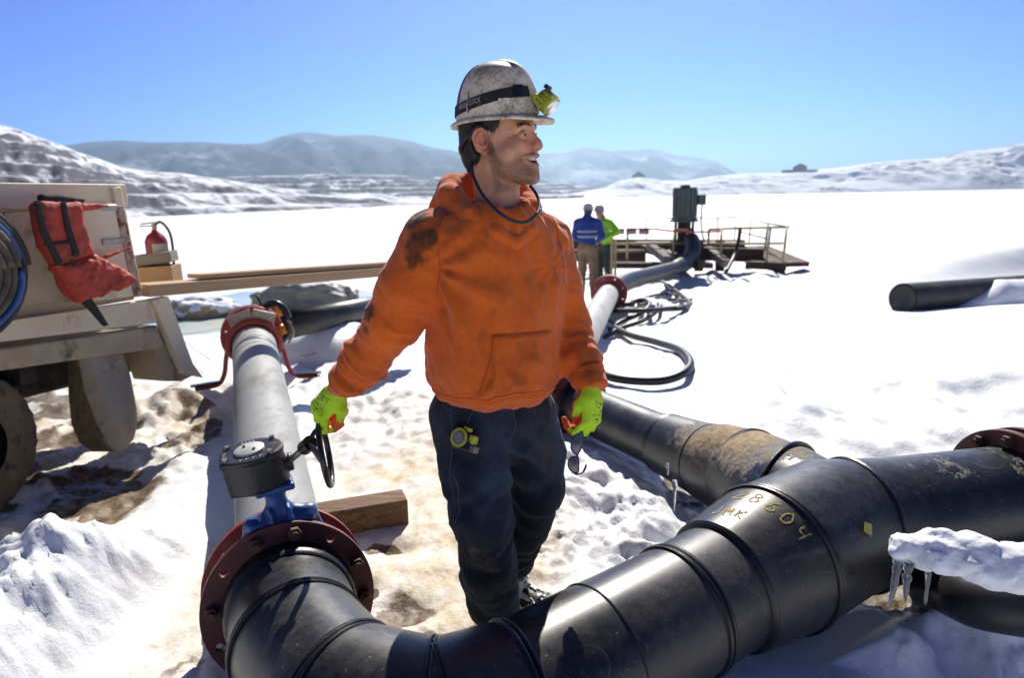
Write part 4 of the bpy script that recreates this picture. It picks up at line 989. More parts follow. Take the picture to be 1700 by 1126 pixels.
# ---- head
HS = 1.03; fh = unit(A(.893, -.45, .035)); sh = unit(np.cross(A(0, 0, 1), fh)*1.0); sh = sh  # sh = his left
sh = unit(np.cross(fh, A(0, 0, 1)))*-1.0; uh = unit(np.cross(fh, sh)); 
if uh[2] < 0: uh = -uh
roll = .03
ML = np.stack([sh, fh, uh])                             # world -> local rows: x his left, y forward, z up
EAR = PD(804, 236, 1.815); HC = EAR+sh*.078*HS+fh*.006
def hw_(p): return HC+np.asarray(p, float)*HS@ML
def both(fn): return smin(fn(1), fn(-1), .004)
nb_w = neck+A(0, .01, -.06)
def f_head_local(q):
    ax = np.abs(q[:, 0]); Pm = np.stack([ax, q[:, 1], q[:, 2]], 1)
    d = ell(q, (0, -.012, .045), (.077, .098, .086))
    d = smin(d, ell(q, (0, .034, -.018), (.063, .062, .082)), .03)
    d = smin(d, ell(q, (0, -.048, -.022), (.062, .058, .062)), .03)
    d = smin(d, cap(Pm, (.056, .0, -.047), (.020, .078, -.091), .018, .017), .025)
    d = smin(d, ell(q, (0, .030, -.070), (.052, .058, .036)), .02)
    d = smin(d, cap(q, (-.008, .089, -.093), (.008, .089, -.093), .016), .015)
    d = smin(d, cap(q, (0, .088, -.066), (0, .088, -.05), .018), .015)
    d = smin(d, cap(Pm, (.040, .070, -.014), (.050, .058, -.024), .0235), .014)
    d = smin(d, cap(Pm, (.046, .042, -.035), (.044, .040, -.060), .026), .022)
    d = smin(d, cap(Pm, (.008, .088, .036), (.040, .074, .034), .0115, .009), .012)
    d = smax(d, -cap(Pm, (.031, .100, .014), (.033, .099, .014), .0165), .010)
    d = smin(d, cap(q, (0, .089, .022), (0, .108, -.008), .0085, .0115), .009)
    d = smin(d, cap(q, (0, .108, -.008), (0, .112, -.014), .0125, .0115), .005)
    d = smin(d, cap(Pm, (.0125, .099, -.018), (.013, .103, -.017), .0080), .005)
    d = smax(d, -cap(Pm, (.0065, .104, -.028), (.008, .100, -.022), .0035), .003)
    # smile lines
    d = smax(d, -cap(Pm, (.019, .1025, -.017), (.041, .080, -.044), .0038), .008)
    # lids
    d = smin(d, chain(Pm, [(.019, .0835, .013), (.026, .0905, .0188), (.033, .0907, .0192), (.041, .0850, .0150), (.047, .076, .009)], [.0027]*5, .003), .004)
    d = smin(d, chain(Pm, [(.019, .0835, .012), (.026, .0898, .0082), (.034, .0896, .0076), (.041, .0835, .0088), (.047, .076, .009)], [.0028]*5, .003), .005)
    # mouth: open smile
    d = smax(d, -ell(Pm, (.005, .098, -.0500), (.032, .018, .0093)), .004)
    d = smin(d, chain(Pm, [(.0, .1050, -.0385), (.010, .1040, -.0380), (.023, .0955, -.0405), (.036, .081, -.0405)], [.0040, .0040, .0034, .0024], .003), .004)
    d = smin(d, chain(Pm, [(.0, .1010, -.0635), (.012, .0990, -.0622), (.024, .0915, -.0545), (.037, .080, -.0415)], [.0055, .005, .004, .0024], .003), .005)
    # crow's feet and frown lines
    for e0, e1 in (((.050, .074, .012), (.060, .058, .020)), ((.051, .073, .008), (.063, .054, .009)), ((.050, .074, .004), (.061, .058, -.003))): d = smax(d, -cap(Pm, e0, e1, .0012, .0006), .002)
    # ears
    er = ell(Pm, (.081, -.012, .004), (.0065, .019, .031), np.array(Matrix.Rotation(.2, 3, 'X'))@np.array(Matrix.Rotation(-.35, 3, 'Z')))
    hel = chain(Pm, [(.080, .003, .010), (.084, .002, .026), (.088, -.010, .036), (.090, -.025, .030), (.091, -.032, .014), (.088, -.027, -.004), (.083, -.015, -.018), (.080, -.004, -.027), (.077, .002, -.020)], [.0032, .0036, .0042, .0044, .0042, .0038, .0045, .0062, .004], .003)
    anti = chain(Pm, [(.086, -.012, .024), (.089, -.020, .012), (.087, -.019, -.004), (.083, -.008, -.013)], [.0025, .003, .003, .0025], .003)
    er = smax(er, -ell(Pm, (.0915, -.010, .004), (.0100, .0135, .024)), .003); er = smin(smin(er, hel, .003), anti, .003)
    er = smin(er, cap(Pm, (.079, .003, -.006), (.080, .002, .001), .0035), .003); er = smax(er, -cap(Pm, (.088, -.004, -.001), (.072, .0, .0), .0045), .002)
    d = smin(d, er, .005)
    return d
def f_body(P):
    q = ((P-HC)@ML.T)/HS; d = f_head_local(q)*HS
    d = smin(d, cap(P, hw_((0, -.022, -.045)), nb_w+A(.01, -.01, .03), .062, .066), .018)
    t = f_torso(P, -.028); t = smin(t, cap(P, nb_w+A(0, 0, .03), nb_w-A(0, 0, .08), .064, .08), .03)
    d = smin(d, t, .03)
    for J, R in (([SR, M1, ER, M2, WR_], [.045, .038, .035, .03, .020]), ([SL, M4, EL, M5, WL], [.042, .035, .033, .03, .020]), ([HR, KR, AR], [.08, .06, .05]), ([HLp, KL, AL], [.085, .062, .05])): d = smin(d, chain(P, [np.asarray(j) for j in J], R, .02), .03)
    return d
def axis(lo, a, b, hi, hc_, hf): return np.concatenate([np.arange(lo, a, hc_), np.arange(a, b, hf), np.arange(b, hi+hc_, hc_)])
hx = HC
axs = [axis(-.62, hx[0]-.13, hx[0]+.16, .42, .016, .0021), axis(1.70, hx[1]-.14, hx[1]+.14, 2.58, .016, .0021), axis(.05, hx[2]-.135, hx[2]+.07, hx[2]+.19, .018, .0021)]
def beard_m(q):
    x, y, z = np.abs(q[:, 0]), q[:, 1], q[:, 2]
    up_ = np.interp(y, [-.02, .008, .022, .040, .058, .072, .09, .11], [.03, .018, -.026, -.048, -.054, -.042, -.027, -.025])
    m = sst(.010, -.012, z-up_)*sst(-.004, .012, y+.10*(z+.05)+.002)*sst(-.135, -.112, z+.25*(.05-y)*(y < .05))
    # moustache zone kept, cheeks bare, lips bare
    lips = np.exp(-(np.hypot(x/.036, (z+.0505)/.0150))**4)*(y > .07)
    m = m*(1-lips); ck = np.exp(-(np.hypot((x-.030)/.020, (z+.030)/.014))**4)*(y > .06)
    return np.clip(m*(1-.9*ck), 0, 1)
V, Q = surfnet_ax(f_body, axs)
for _ in range(2):
    g = grad(f_body, V, .001); V = V-g*np.clip(f_body(V), -.004, .004)[:, None]*.8
q = ((V-HC)@ML.T)/HS; bm_ = beard_m(q); hd_ = q[:, 2] > -.13
red = np.clip(np.exp(-(np.linalg.norm(q-A(0, .108, -.012), axis=1)/.018)**2)*1.0+np.exp(-(np.hypot((np.abs(q[:, 0])-.042)/.025, (q[:, 2]+.018)/.022))**2)*(q[:, 1] > .02)*.55+np.clip((np.abs(q[:, 0])-.074)/.006, 0, 1)*(np.abs(q[:, 2]) < .04)*.8, 0, 1)
lip = np.exp(-(np.hypot(q[:, 0]/.034, (q[:, 2]+.0505)/.0155))**4)*(q[:, 1] > .082)
inm = ((q[:, 1] < .0960-.35*np.abs(q[:, 0])) & (np.hypot(q[:, 0]/.031, (q[:, 2]+.050)/.0105) < 1) & (q[:, 1] > .06)).astype(float)
V = V+grad(f_body, V)*(bm_*.0009*fbm(q[:, 0]*190, q[:, 1]*190, q[:, 2]*190, o=2)+.0006*fbm(q[:, 0]*60, q[:, 1]*60, q[:, 2]*60, o=2)*hd_)[:, None]
m, t, b = mk('skin')
base = ramp(t, texn(t, 30, 5, .6), [(.3, (.54, .25, .135)), (.7, (.66, .335, .195))])
base = mixc(t, mathn(t, 'MULTIPLY', attrn(t, 'red'), .7), base, (.56, .16, .10))
base = mixc(t, mathn(t, 'MULTIPLY', attrn(t, 'lip'), .75), base, (.42, .13, .10))
bf = mathn(t, 'MULTIPLY', attrn(t, 'beard'), ramp(t, texn(t, 420, 3, .7), [(.36, g3(.80)), (.62, g3(.30))]))
base = mixc(t, bf, base, (.062, .030, .015)); base = mixc(t, attrn(t, 'inmouth'), base, (.10, .02, .02))
t.links.new(base, b.inputs['Base Color']); b.inputs['Roughness'].default_value = .5; b.inputs['Subsurface Weight'].default_value = .12; b.inputs['Subsurface Radius'].default_value = (.012, .005, .003); b.inputs['Subsurface Scale'].default_value = 1
bump(t, b, [(texn(t, 500, 3, .6), .2, .0008), (texn(t, 120, 3, .6), .12, .001)])
M['skin'] = m
body = obj('body', V, Q, m, man, attrs={'beard': bm_, 'red': red, 'lip': lip, 'inmouth': inm})
M['lash'] = pm('dark_lash', (.02, .012, .008), rough=.8, bstr=0)
# eyes
ew, t, b = mk('eye_white'); b.inputs['Base Color'].default_value = (.26, .22, .20, 1); b.inputs['Roughness'].default_value = .45
ei, t, b = mk('iris_blue'); b.inputs['Base Color'].default_value = (.02, .03, .04, 1); b.inputs['Roughness'].default_value = .1
for s_ in (-1, 1):
    c = hw_((s_*.0318, .0800, .0138)); bm = bmesh.new(); bmesh.ops.create_uvsphere(bm, u_segments=24, v_segments=16, radius=.0122*HS)
    V = np.array([v.co[:] for v in bm.verts])+c; F = [[v.index for v in f.verts] for f in bm.faces]; bm.free()
    gz_ = unit(fh*1.0+sh*.02); dt = (V-c)@gz_/(.0122*HS); mi = [1 if np.mean([dt[i] for i in f]) > .80 else 0 for f in F]
    obj('eye', V, F, [ew, ei], body, mi=mi)
# lashes
for s_ in (-1, 1):
    V, F = sweep([hw_(p)-fh*.0010 for p in spline([A(s_*.020, .0868, .0140), A(s_*.026, .0928, .0172), A(s_*.033, .0930, .0176), A(s_*.041, .0872, .0136), A(s_*.047, .0788, .0085)], 5)], .0011, 6); obj('eyelashes', V, F, M['lash'], body)
# teeth
mb = MB(); 
for i in range(-5, 6):
    x = i*.0056; y = .0985-.85*x*x/.03*1.0; c = hw_((x, y-.0015, -.0450)); tn = unit(sh*(1)+fh*(-1.7*x/.03*.9)); mb.box(c, .0026*HS, .0022, .0058*HS, (tn, unit(np.cross(uh, tn)), uh))
tm, t, b = mk('tooth_enamel'); b.inputs['Base Color'].default_value = (.72, .66, .54, 1); b.inputs['Roughness'].default_value = .3
mb.build('teeth', tm, body, bevel=.0008)
# hair: dark short strands under the hat, beard stubble, eyebrows
def hairs(name, pts, nrm, L, w_, drop, mat, parent, seed=1, comb=None):
    r_ = np.random.default_rng(seed); V = []; F = []
    for p, n in zip(pts, nrm):
        d = unit(n*(1-drop)+(comb if comb is not None else A(0, 0, -1))*drop+r_.normal(size=3)*.25); s_ = unit(np.cross(d, n+r_.normal(size=3)*.3))*w_; l = L*r_.uniform(.6, 1.2); k = len(V)
        b0_ = p-n*.001; m_ = p+d*l*.55; e = p+d*l+A(0, 0, -l*.15)
        V += [b0_-s_, b0_+s_, m_+s_*.7, m_-s_*.7, e]; F += [(k, k+1, k+2, k+3), (k+3, k+2, k+4)]
    return obj(name, V, F, mat, parent)
M['hair'] = pm('dark_brown_hair', (.020, .014, .010), (.010, .008, .006), rough=.55, scale=90, bstr=0)
M['beardh'] = pm('brown_beard_hair', (.11, .055, .026), (.05, .026, .014), rough=.6, scale=90, bstr=0)
def sample_local(fn, n, box, seed):
    r_ = np.random.default_rng(seed); out = []
    lo_, hi_ = box
    q_ = lo_+(hi_-lo_)*r_.random((n, 3))
    for _ in range(5): g = grad(f_head_local, q_); q_ = q_-g*(f_head_local(q_))[:, None]
    mk_ = fn(q_) > r_.random(n); q_ = q_[mk_]; g = grad(f_head_local, q_); return HC+q_*HS@ML, g@ML
def hair_m(q):
    x, y, z = np.abs(q[:, 0]), q[:, 1], q[:, 2]; ear = np.hypot((y+.008)/.026, (z-.0)/.036) < 1
    lim = np.interp(y, [-.11, -.06, -.03, -.005, .02, .035], [-.085, -.088, -.055, .02, .018, .03])
    return ((z > lim) & (z < .075) & ~ear & (y < .040) & ((y < .012) | (z > .0))).astype(float)
p_, n_ = sample_local(hair_m, 9000, (A(-.1, -.13, -.1), A(.1, .05, .08)), 3); hairs('hair', p_, n_, .011, .0006, .86, M['hair'], body, 4)
# scalp under the strands
def f_scalp(P):
    q = ((P-HC)@ML.T)/HS; d = f_head_local(q)*HS-.0055-.0015*noise(P[:, 0]*160, P[:, 1]*160, P[:, 2]*60); y, z = q[:, 1], q[:, 2]; lim = np.interp(y, [-.11, -.06, -.03, -.005, .02, .04], [-.080, -.082, -.048, .022, .024, .045])
    ear = .030-np.hypot((y+.008)*1.1, (z)*.85); return smax(smax(smax(d, (lim-z), .004), y-.036, .004), np.where(np.abs(q[:, 0]) > .06, ear, -1), .004)
isomesh('hair', f_scalp, HC-.14, HC+A(.14, .14, .10), .0033, M['hair'], body)
p_, n_ = sample_local(lambda q: beard_m(q)*.9, 9000, (A(-.09, -.02, -.14), A(.09, .12, .03)), 5); hairs('beard', p_, n_, .0036, .00026, .6, M['beardh'], body, 6)
def brow_m(q): x, y, z = np.abs(q[:, 0]), q[:, 1], q[:, 2]; return ((np.abs(z-(.033+.006*np.sin((x-.010)/.04*3.1))) < .0042) & (x > .011) & (x < .050) & (y > .05)).astype(float)
p_, n_ = sample_local(brow_m, 5000, (A(-.06, .05, .02), A(.06, .11, .05)), 7); hairs('eyebrows', p_, n_, .007, .0004, .5, M['hair'], body, 8, comb=unit(fh*-.3-sh*0+A(0, 0, .2)))

# ---- hard hat
M['hat'] = None
m, t, b = mk('dirty_white_shell'); f1 = texn(t, 14, 9, .75); f2 = texn(t, 75, 8, .75); f3 = texn(t, 5, 5, .6)
base = ramp(t, f3, [(.3, (.70, .59, .40)), (.7, (.86, .77, .58))])
f5 = texn(t, 150, 5, .8); k = mathn(t, 'ADD', mathn(t, 'MULTIPLY', f1, .42), mathn(t, 'ADD', mathn(t, 'MULTIPLY', f2, .33), mathn(t, 'MULTIPLY', f5, .30))); k = mathn(t, 'ADD', k, mathn(t, 'MULTIPLY', attrn(t, 'grime'), .16))
base = mixc(t, ramp(t, k, [(.505, g3(0)), (.56, g3(.4)), (.66, g3(.9))]), base, (.080, .050, .027))
base = mixc(t, ramp(t, texn(t, 26, 9, .8, stretch=(1, 1, .4)), [(.60, g3(0)), (.68, g3(.8))]), base, (.045, .035, .025))
base = mixc(t, ramp(t, texn(t, 9, 6, .7), [(.52, g3(0)), (.70, g3(.5))]), base, (.30, .19, .08))
t.links.new(base, b.inputs['Base Color']); b.inputs['Roughness'].default_value = .45; bump(t, b, [(k, .3, .002)]); M['hat'] = m
hat = thing('hard_hat', None, None, hw_((0, 0, .05))); hat.parent = man; hat.location = Vector(hw_((0, 0, .05)))-man.location
HT = .138; TILT = .04
def rho_z(z): return max(.05, (1-min(.99, max(0, z/HT))**2))**(1/2.9)
def hatp(ph, rho, lift=0.):
    """ph: angle from straight ahead (positive to his left); rho 0 top .. 1 rim of the dome"""
    c, s = cos(ph), sin(ph); ly = .112 if c > 0 else .114; lx = .095
    R_ = 1/sqrt((c/ly)**2+(s/lx)**2); zz = HT*max(0, 1-rho**2.9)**.5
    x = s*R_*rho; y = c*R_*rho
    rd = math.exp(-(x/.020)**4)*sst(.0, .25, rho) if True else 0
    front = sst(-.05, .05, y)
    up_ = .0065*rd*(1 if y > -.02 else .6)
    ex = unit(A(x, y, zz*.8+.02)); p = A(x, y-.004+.012*sst(.3, 1, zz/HT)*-1*0, zz+.066)+ex*(up_+lift)
    # brow side panels
    return p
def hw2(p): return hw_(p)
V = []; F = []; gr = []; NR = 44; NP = 144
prof = [(r, 0) for r in np.sin(np.linspace(0.001, pi/2, NR))]
for i, (r_, _) in enumerate(prof):
    for j in range(NP):
        ph = 2*pi*j/NP; V.append(hw_(hatp(ph, r_))); gr.append(float(sst(.9, .3, r_)))
br = 0
for k_, (e0, dz) in enumerate(((.006, -.004), (.35, -.006), (.7, -.0085), (1, -.012), (1.02, -.016), (.98, -.018), (.6, -.013), (.1, -.009), (-.25, -.004))):
    for j in range(NP):
        ph = 2*pi*j/NP; c = cos(ph); p = hatp(ph, 1); d = unit(A(p[0], p[1], 0)); wbr = .012+.028*sst(.35, 1, c)+.005*sst(0.6, 1, -c); dr = -.006*sst(.6, 1, c)*max(e0, 0)
        side = .006*(1-abs(c))*1
        V.append(hw_(p+d*wbr*e0+A(0, 0, dz+dr+side*e0*.5))); gr.append(.15)
n_r = NR+9
for i in range(n_r-1):
    for j in range(NP): F.append((i*NP+j, i*NP+(j+1) % NP, (i+1)*NP+(j+1) % NP, (i+1)*NP+j))
F.append(tuple(range(NP))[::-1])
shell = obj('shell', V, F, M['hat'], hat, attrs={'grime': gr})
m_ = shell.modifiers.new('solid', 'SOLIDIFY'); m_.thickness = .002; m_.offset = 0
# raised side slot cover
def hat_patch(name, ph0, ph1, r0, r1, lift, mat, parent, n=14, m=6, rfn=None):
    V = []; F = []
    for i in range(n):
        u = i/(n-1); ph = ph0+(ph1-ph0)*u
        for j in range(m):
            v_ = j/(m-1); a, bb = (r0, r1) if rfn is None else rfn(u); V.append(hw_(hatp(ph, a+(bb-a)*v_, lift)))
    k = n*m
    for i in range(n):
        u = i/(n-1); ph = ph0+(ph1-ph0)*u
        for j in range(m):
            v_ = j/(m-1); a, bb = (r0, r1) if rfn is None else rfn(u); V.append(hw_(hatp(ph, a+(bb-a)*v_, lift-.004)))
    for i in range(n-1):
        for j in range(m-1):
            a = i*m+j; F.append((a, a+1, a+m+1, a+m)); F.append((k+a, k+a+m, k+a+m+1, k+a+1))
    for i in range(n-1):
        a = i*m; F.append((a, a+m, k+a+m, k+a)); a = i*m+m-1; F.append((a, k+a, k+a+m, a+m))
    for j in range(m-1):
        a = j; F.append((a, k+a, k+a+1, a+1)); a = (n-1)*m+j; F.append((a, a+1, k+a+1, k+a))
    o = obj(name, V, F, mat, parent, attrs={'grime': np.zeros(len(V))}); autosmooth(o, 50); return o
hat_patch('slot_cover', -1.05, -.72, rho_z(.034), rho_z(.008), .0045, M['hat'], hat)
hat_patch('accessory_sticker', -2.40, -2.50, .42, .985, .003, pm('dark_red_sticker', (.16, .02, .04), (.09, .015, .03), rough=.5, scale=40), hat, n=4, m=14)
# lamp strap: low at the back, higher at the front
def strap_r(ph): z_ = .019+.033*(.5+.5*cos(ph))**1.2; return rho_z(z_+.013), rho_z(z_-.012)
M['strap'] = pm('black_elastic', (.016, .015, .014), rough=.85, scale=60, dirt=(.14, .12, .10), dscale=60, dthr=(.6, .72), bscale=300, bstr=.4)
hat_patch('lamp_strap', -.22, -2*pi+.22, 0, 0, .0045, M['strap'], hat, n=110, m=5, rfn=lambda u: strap_r(-.22+(-2*pi+.44)*u))
hat_patch('strap_buckle', -.42, -.66, 0, 0, .008, M['blk'], hat, n=8, m=4, rfn=lambda u: tuple(v+d for v, d in zip(strap_r(-.42-.24*u), (-.004, .003))))
# wording on the strap
def ribbon_text(txt, place, size, mat, parent, name='lettering', ext=.0004, step=None, flip=1):
    cu = bpy.data.curves.new(name, 'FONT'); cu.body = txt; cu.size = 1; cu.extrude = .02; cu.resolution_u = 2
    to = bpy.data.objects.new('tmp', cu); col.objects.link(to); dg = bpy.context.evaluated_depsgraph_get(); me = bpy.data.meshes.new_from_object(to.evaluated_get(dg)); bpy.data.objects.remove(to)
    V = np.array([v.co[:] for v in me.vertices]); F = [list(p.vertices) for p in me.polygons]; bpy.data.meshes.remove(me)
    W_ = V[:, 0].max(); P = [place(v[0]/W_, v[1], v[2]) for v in V]
    return obj(name, P, F, mat, parent, smooth=False)
M['print'] = pm('pale_print', (.42, .41, .38), (.25, .24, .22), rough=.7, scale=60, bstr=0)
strap = [o for o in hat.children if o.name.startswith('lamp_strap')][0]
ph_a, ph_b = -2.30, -1.52
def pl_s(u, v, w__): ph = ph_a+(ph_b-ph_a)*u; a, bb = strap_r(ph); return hw_(hatp(ph, a+(bb-a)*(.80-.78*v), .0052+w__*.02))
ribbon_text('NIGHTSTICK', pl_s, 1, M['print'], strap)
for ph in (-1.88,):
    p0_ = hatp(ph, .97, .006); p1_ = p0_+A(-.002, 0, -.010); V, F = sweep([hw_(p0_+A(0, 0, .018)), hw_(p0_+A(-.004, 0, 0)), hw_(p0_+A(-.016, 0, -.02)), hw_(p0_+A(-.010, 0, -.034)), hw_(p0_+A(.0, 0, -.026))], .0021, 8); obj('clip', V, F, M['steel'], hat)
# head lamp
M['lime'] = pm('lime_plastic', (.50, .52, .03), (.38, .40, .02), rough=.4, scale=30, dirt=(.10, .09, .05), dscale=30, dthr=(.56, .68), bscale=90, bstr=.3)
lc = hatp(0, rho_z(.024), .0); up3 = unit(A(0, .35, .94)); fw3 = unit(A(-.05, .72, -.69)); 
lp = lc+A(-.006, .026, .002)
mb = MB(); axl = [unit(v@ML) for v in (A(1, 0, 0), fw3, np.cross(A(1, 0, 0), fw3))]
mb.box(hw_(lc+A(0, .012, .000)), .030, .009, .020, [unit(v@ML) for v in (A(1, 0, 0), unit(A(0, .85, .5)), unit(A(0, -.5, .85)))])
lamp = mb.build('head_lamp', M['lime'], hat, bevel=.004)
c0_ = hw_(lp); LS = 1.12; fwW = unit(fw3@ML)
V, F = sweep([c0_-fwW*.020, c0_-fwW*.016, c0_+fwW*.020, c0_+fwW*.026, c0_+fwW*.027], [.022, .027, .030, .030, .025], 8); o = obj('lamp_head', V, F, M['lime'], lamp); autosmooth(o)
V, F = sweep([c0_+fwW*.026, c0_+fwW*.0285], [.0235, .023], 24); lm, t, b = mk('lamp_lens'); b.inputs['Base Color'].default_value = (.75, .75, .72, 1); b.inputs['Roughness'].default_value = .12; b.inputs['Metallic'].default_value = .6; bump(t, b, [(texn(t, 120, 2), .6, .003)]); obj('lens', V, F, lm, lamp)
mb = MB(); a_, b_ = frame(fwW)
for k_ in range(8):
    for z_ in (-.006, .010):
        t_ = 2*pi*(k_+.5)/8; r_ = .0280*cos(pi/8)+.0008; dd = a_*cos(t_)+b_*sin(t_); tt = -a_*sin(t_)+b_*cos(t_)
        V, F = sweep([c0_+fwW*(z_+e*.005)+dd*r_+tt*g_*.0055 for e, g_ in ((-1, -1), (1, -1), (1, 1), (-1, 1))], .0010, 4, closed=True); mb.add(V, F)
mb.build('lamp_ribs', M['blk'], lamp)
V, F = sweep([hw_(lp+A(0, .006, .028)), hw_(lp+A(0, .012, .036))], [.012, .010], 12); o = obj('switch', V, F, M['blk'], lamp); autosmooth(o)
# suspension band under the hat at the back
V, F = sweep([hw_(p) for p in spline([A(-.080, -.02, .045), A(-.082, -.045, .025), A(-.070, -.080, .0), A(-.040, -.100, -.020), A(0, -.108, -.025), A(.040, -.100, -.020), A(.078, -.05, .02)], 6)], .0045, 8, flat=1.6); obj('suspension_band', V, F, M['blk'], hat)
# cord of the glasses round the neck
fb = lambda P: np.minimum(np.minimum(f_hoodie(P), f_hood(P)), f_body(P))
cpts = [PD(783, 268, 1.83), PD(785, 290, 1.80), PD(800, 322, 1.76), PD(825, 350, 1.73), PD(850, 366, 1.73), PD(873, 369, 1.755), PD(890, 357, 1.79), PD(896, 343, 1.82), PD(892, 325, 1.85), PD(880, 308, 1.86)]
cp2 = []
for p in spline(cpts, 8):
    v = f_body(p[None])[0]; d0 = fb(p[None])[0]
    q_ = snap(fb, p, None, .0045) if d0 < .003 else p
    cp2.append(q_)
cs = np.array(cp2); 
for _ in range(6): cs[1:-1] = .25*cs[:-2]+.5*cs[1:-1]+.25*cs[2:]
M['cord'] = pm('navy_cord', (.012, .017, .035), rough=.55, scale=60, bstr=.2)
tubepart('glasses_cord', list(cs), .0043, M['cord'], man, 10)
V, F = sweep([cs[-19], cs[-19]+A(.004, -.003, -.010)], .006, 10); obj('cord_toggle', V, F, M['steel'], man)

# ---- gloves
mg, t, b = mk('lime_knit_glove'); pal = attrn(t, 'palm'); fn_ = texn(t, 500, 2, .5); 
gc0 = ramp(t, texn(t, 40, 5, .7), [(.3, (.42, .70, .012)), (.7, (.56, .86, .02))]); oc = ramp(t, texn(t, 60, 6, .7), [(.3, (.42, .055, .012)), (.6, (.75, .12, .02))])
base = mixc(t, pal, gc0, oc); base = mixc(t, mathn(t, 'MULTIPLY', attrn(t, 'stain'), 1), base, (.05, .06, .02))
t.links.new(base, b.inputs['Base Color']); b.inputs['Roughness'].default_value = .8; bump(t, b, [(fn_, .35, .001), (texn(t, 90, 4, .6), .3, .002)]); M['glove'] = mg
def hand(W, d, n, side, curls, thumb, parent, cdir=None, spread=.006, cuff=None, rs=1.0, lens=(.043, .029, .022)):
    """W wrist, d to the knuckles, n back of the hand, side=thumb side; curls: per finger three bends (deg), index first"""
    d = unit(d); cdir = -d if cdir is None else unit(cdir); n = unit(n-d*np.dot(n, d)); s = unit(side-d*np.dot(side, d)-n*np.dot(side, n)); Mx = np.stack([d, s, n]); K = []; R_ = .0106*rs
    for i, (off, fw, sc_, c) in enumerate(zip((.034, .0115, -.0115, -.033), (.090, .093, .088, .079), (1, 1.08, 1.0, .82), curls)):
        p = W+d*fw+s*off-n*.002; J = [p]; a = 0
        for L, cc in zip(lens, c):
            a += radians(cc); e = d*cos(a)-n*sin(a)+s*(off*spread/.03*8)*.05; p = p+unit(e)*L*sc_; J.append(p)
        K.append((J, [R_*1.08, R_, R_*.93, R_*.84]))
    TH = [W+d*.018+s*.024-n*.008]+[W+d*a+s*b_+n*c_ for a, b_, c_ in thumb]
    def f(P):
        k = rbox(P, W+d*.052, (.046, .041, .0165), .016, Mx); k = smin(k, cap(P, W+d*.022+s*.018-n*.01, TH[1], .020, .017), .015)
        k = smin(k, cap(P, W+cdir*.022, W+d*.025, .0325, .032, (n, .86)), .02)
        for J, R in K:
            k2 = chain(P, J, R, .003); k = smin(k, k2, .0045)
        k = smin(k, chain(P, TH, [.017, .0142, .0130, .0112], .004), .008)
        return k
    tips = [J[-1] for J, _ in K]+[TH[-1]]; mids = [J[-2] for J, _ in K]
    def at(P, Nn):
        pm_ = sst(-.05, -.30, Nn@n)
        for J, _ in K: 
            dd = cap(P, J[2], J[3], .001); pm_ = np.maximum(pm_, sst(.017, .013, dd))
        pm_ = np.maximum(pm_, sst(.022, .016, cap(P, TH[-2]*.5+TH[-1]*.5, TH[-1], .001)))
        kn = P[:, 0]*0
        q = (P-W)@Mx.T; pr = ((Nn@n) > .55) & (np.abs(q[:, 0]-.058) < .034) & (np.abs(q[:, 1]+.012) < .03)
        tx = pr*((noise(q[:, 0]*170, q[:, 1]*55) > .22)*(np.abs(((q[:, 0]-.03)/.011) % 1-.5) < .33))
        return {'palm': np.clip(pm_, 0, 1), 'stain': tx*.85}
    pts = np.array([j for J, _ in K for j in J]+TH+[W-d*.04]); lo_ = pts.min(0)-.035; hi_ = pts.max(0)+.035
    return isomesh('glove', f, lo_, hi_, .0024, mg, parent, attr=at, disp=lambda P, Nn: .0009*fbm(P[:, 0]*55, P[:, 1]*55, P[:, 2]*55, o=3)), f
T = T_
WRt = PD(561, 650, 2.045)
hr, f_hr = hand(WRt, -Rv*.66-Uv*.70-T*.10, T*.80+Uv*.35-Rv*.35*.6, Rv*.75-Uv*.62, [(48, 62, 40), (52, 66, 40), (48, 66, 42), (42, 62, 44)], [(.030, .050, -.014), (.058, .060, -.020), (.082, .058, -.026)], man, cdir=M3-WR_, rs=1.18, lens=(.050, .034, .026))
WLt = PD(982, 650, 1.965)
hl, f_hl = hand(WLt, -Uv*1.0-Rv*.02+T*.02, Rv*.72+T*.62, -Rv*.62+T*.75, [(50, 70, 30), (42, 68, 35), (36, 55, 35), (30, 45, 30)], [(.040, .034, -.022), (.066, .030, -.034), (.088, .018, -.040)], man, cdir=M5-WL)

# ================================================================ THINGS HE CARRIES
# tape measure clipped on the jeans
tc = PD(768, 733, 1.0); 
tp = snap(f_jeans, PD(768, 734, 1.84), None, .022)
tn = unit(T*.8-Rv*.42+Uv*.25); tx = unit(np.cross(Uv, tn)); tx = unit(tx*cos(-.22)+np.cross(tn, tx)*sin(-.22)); tz = np.cross(tn, tx); Mt = np.stack([tx, tz, tn])
def f_tape(P):
    q = (P-tp)@Mt.T; x, y, z = q.T
    d2 = smin(np.hypot(x+.006, y)-.031, np.maximum(np.abs(x-.012)-.026, np.abs(y+.012)-.019), .012); return smax(d2, np.abs(z)-.019, .006)
tm_ = isomesh('tape_measure', f_tape, tp-.06, tp+.06, .0028, M['blk'], loc=tp); tag(tm_, 'black tape measure with lime face clipped to the jeans pocket', 'tape measure')
def tq(x, y, z): return tp+tx*x+tz*y+tn*z
V, F = sweep([tq(-.006, -.002, .017), tq(-.006, -.002, .0215)], [.027, .0265], 40); o = obj('face_ring', V, F, M['lime'], tm_); autosmooth(o)
V, F = sweep([tq(-.006, -.002, .020), tq(-.006, -.002, .0225)], [.0195, .019], 32); fp = obj('face_label', V, F, pm('grey_label', (.16, .16, .15), (.09, .09, .09), rough=.5, scale=120, bstr=0), tm_); autosmooth(fp)
mb = MB()
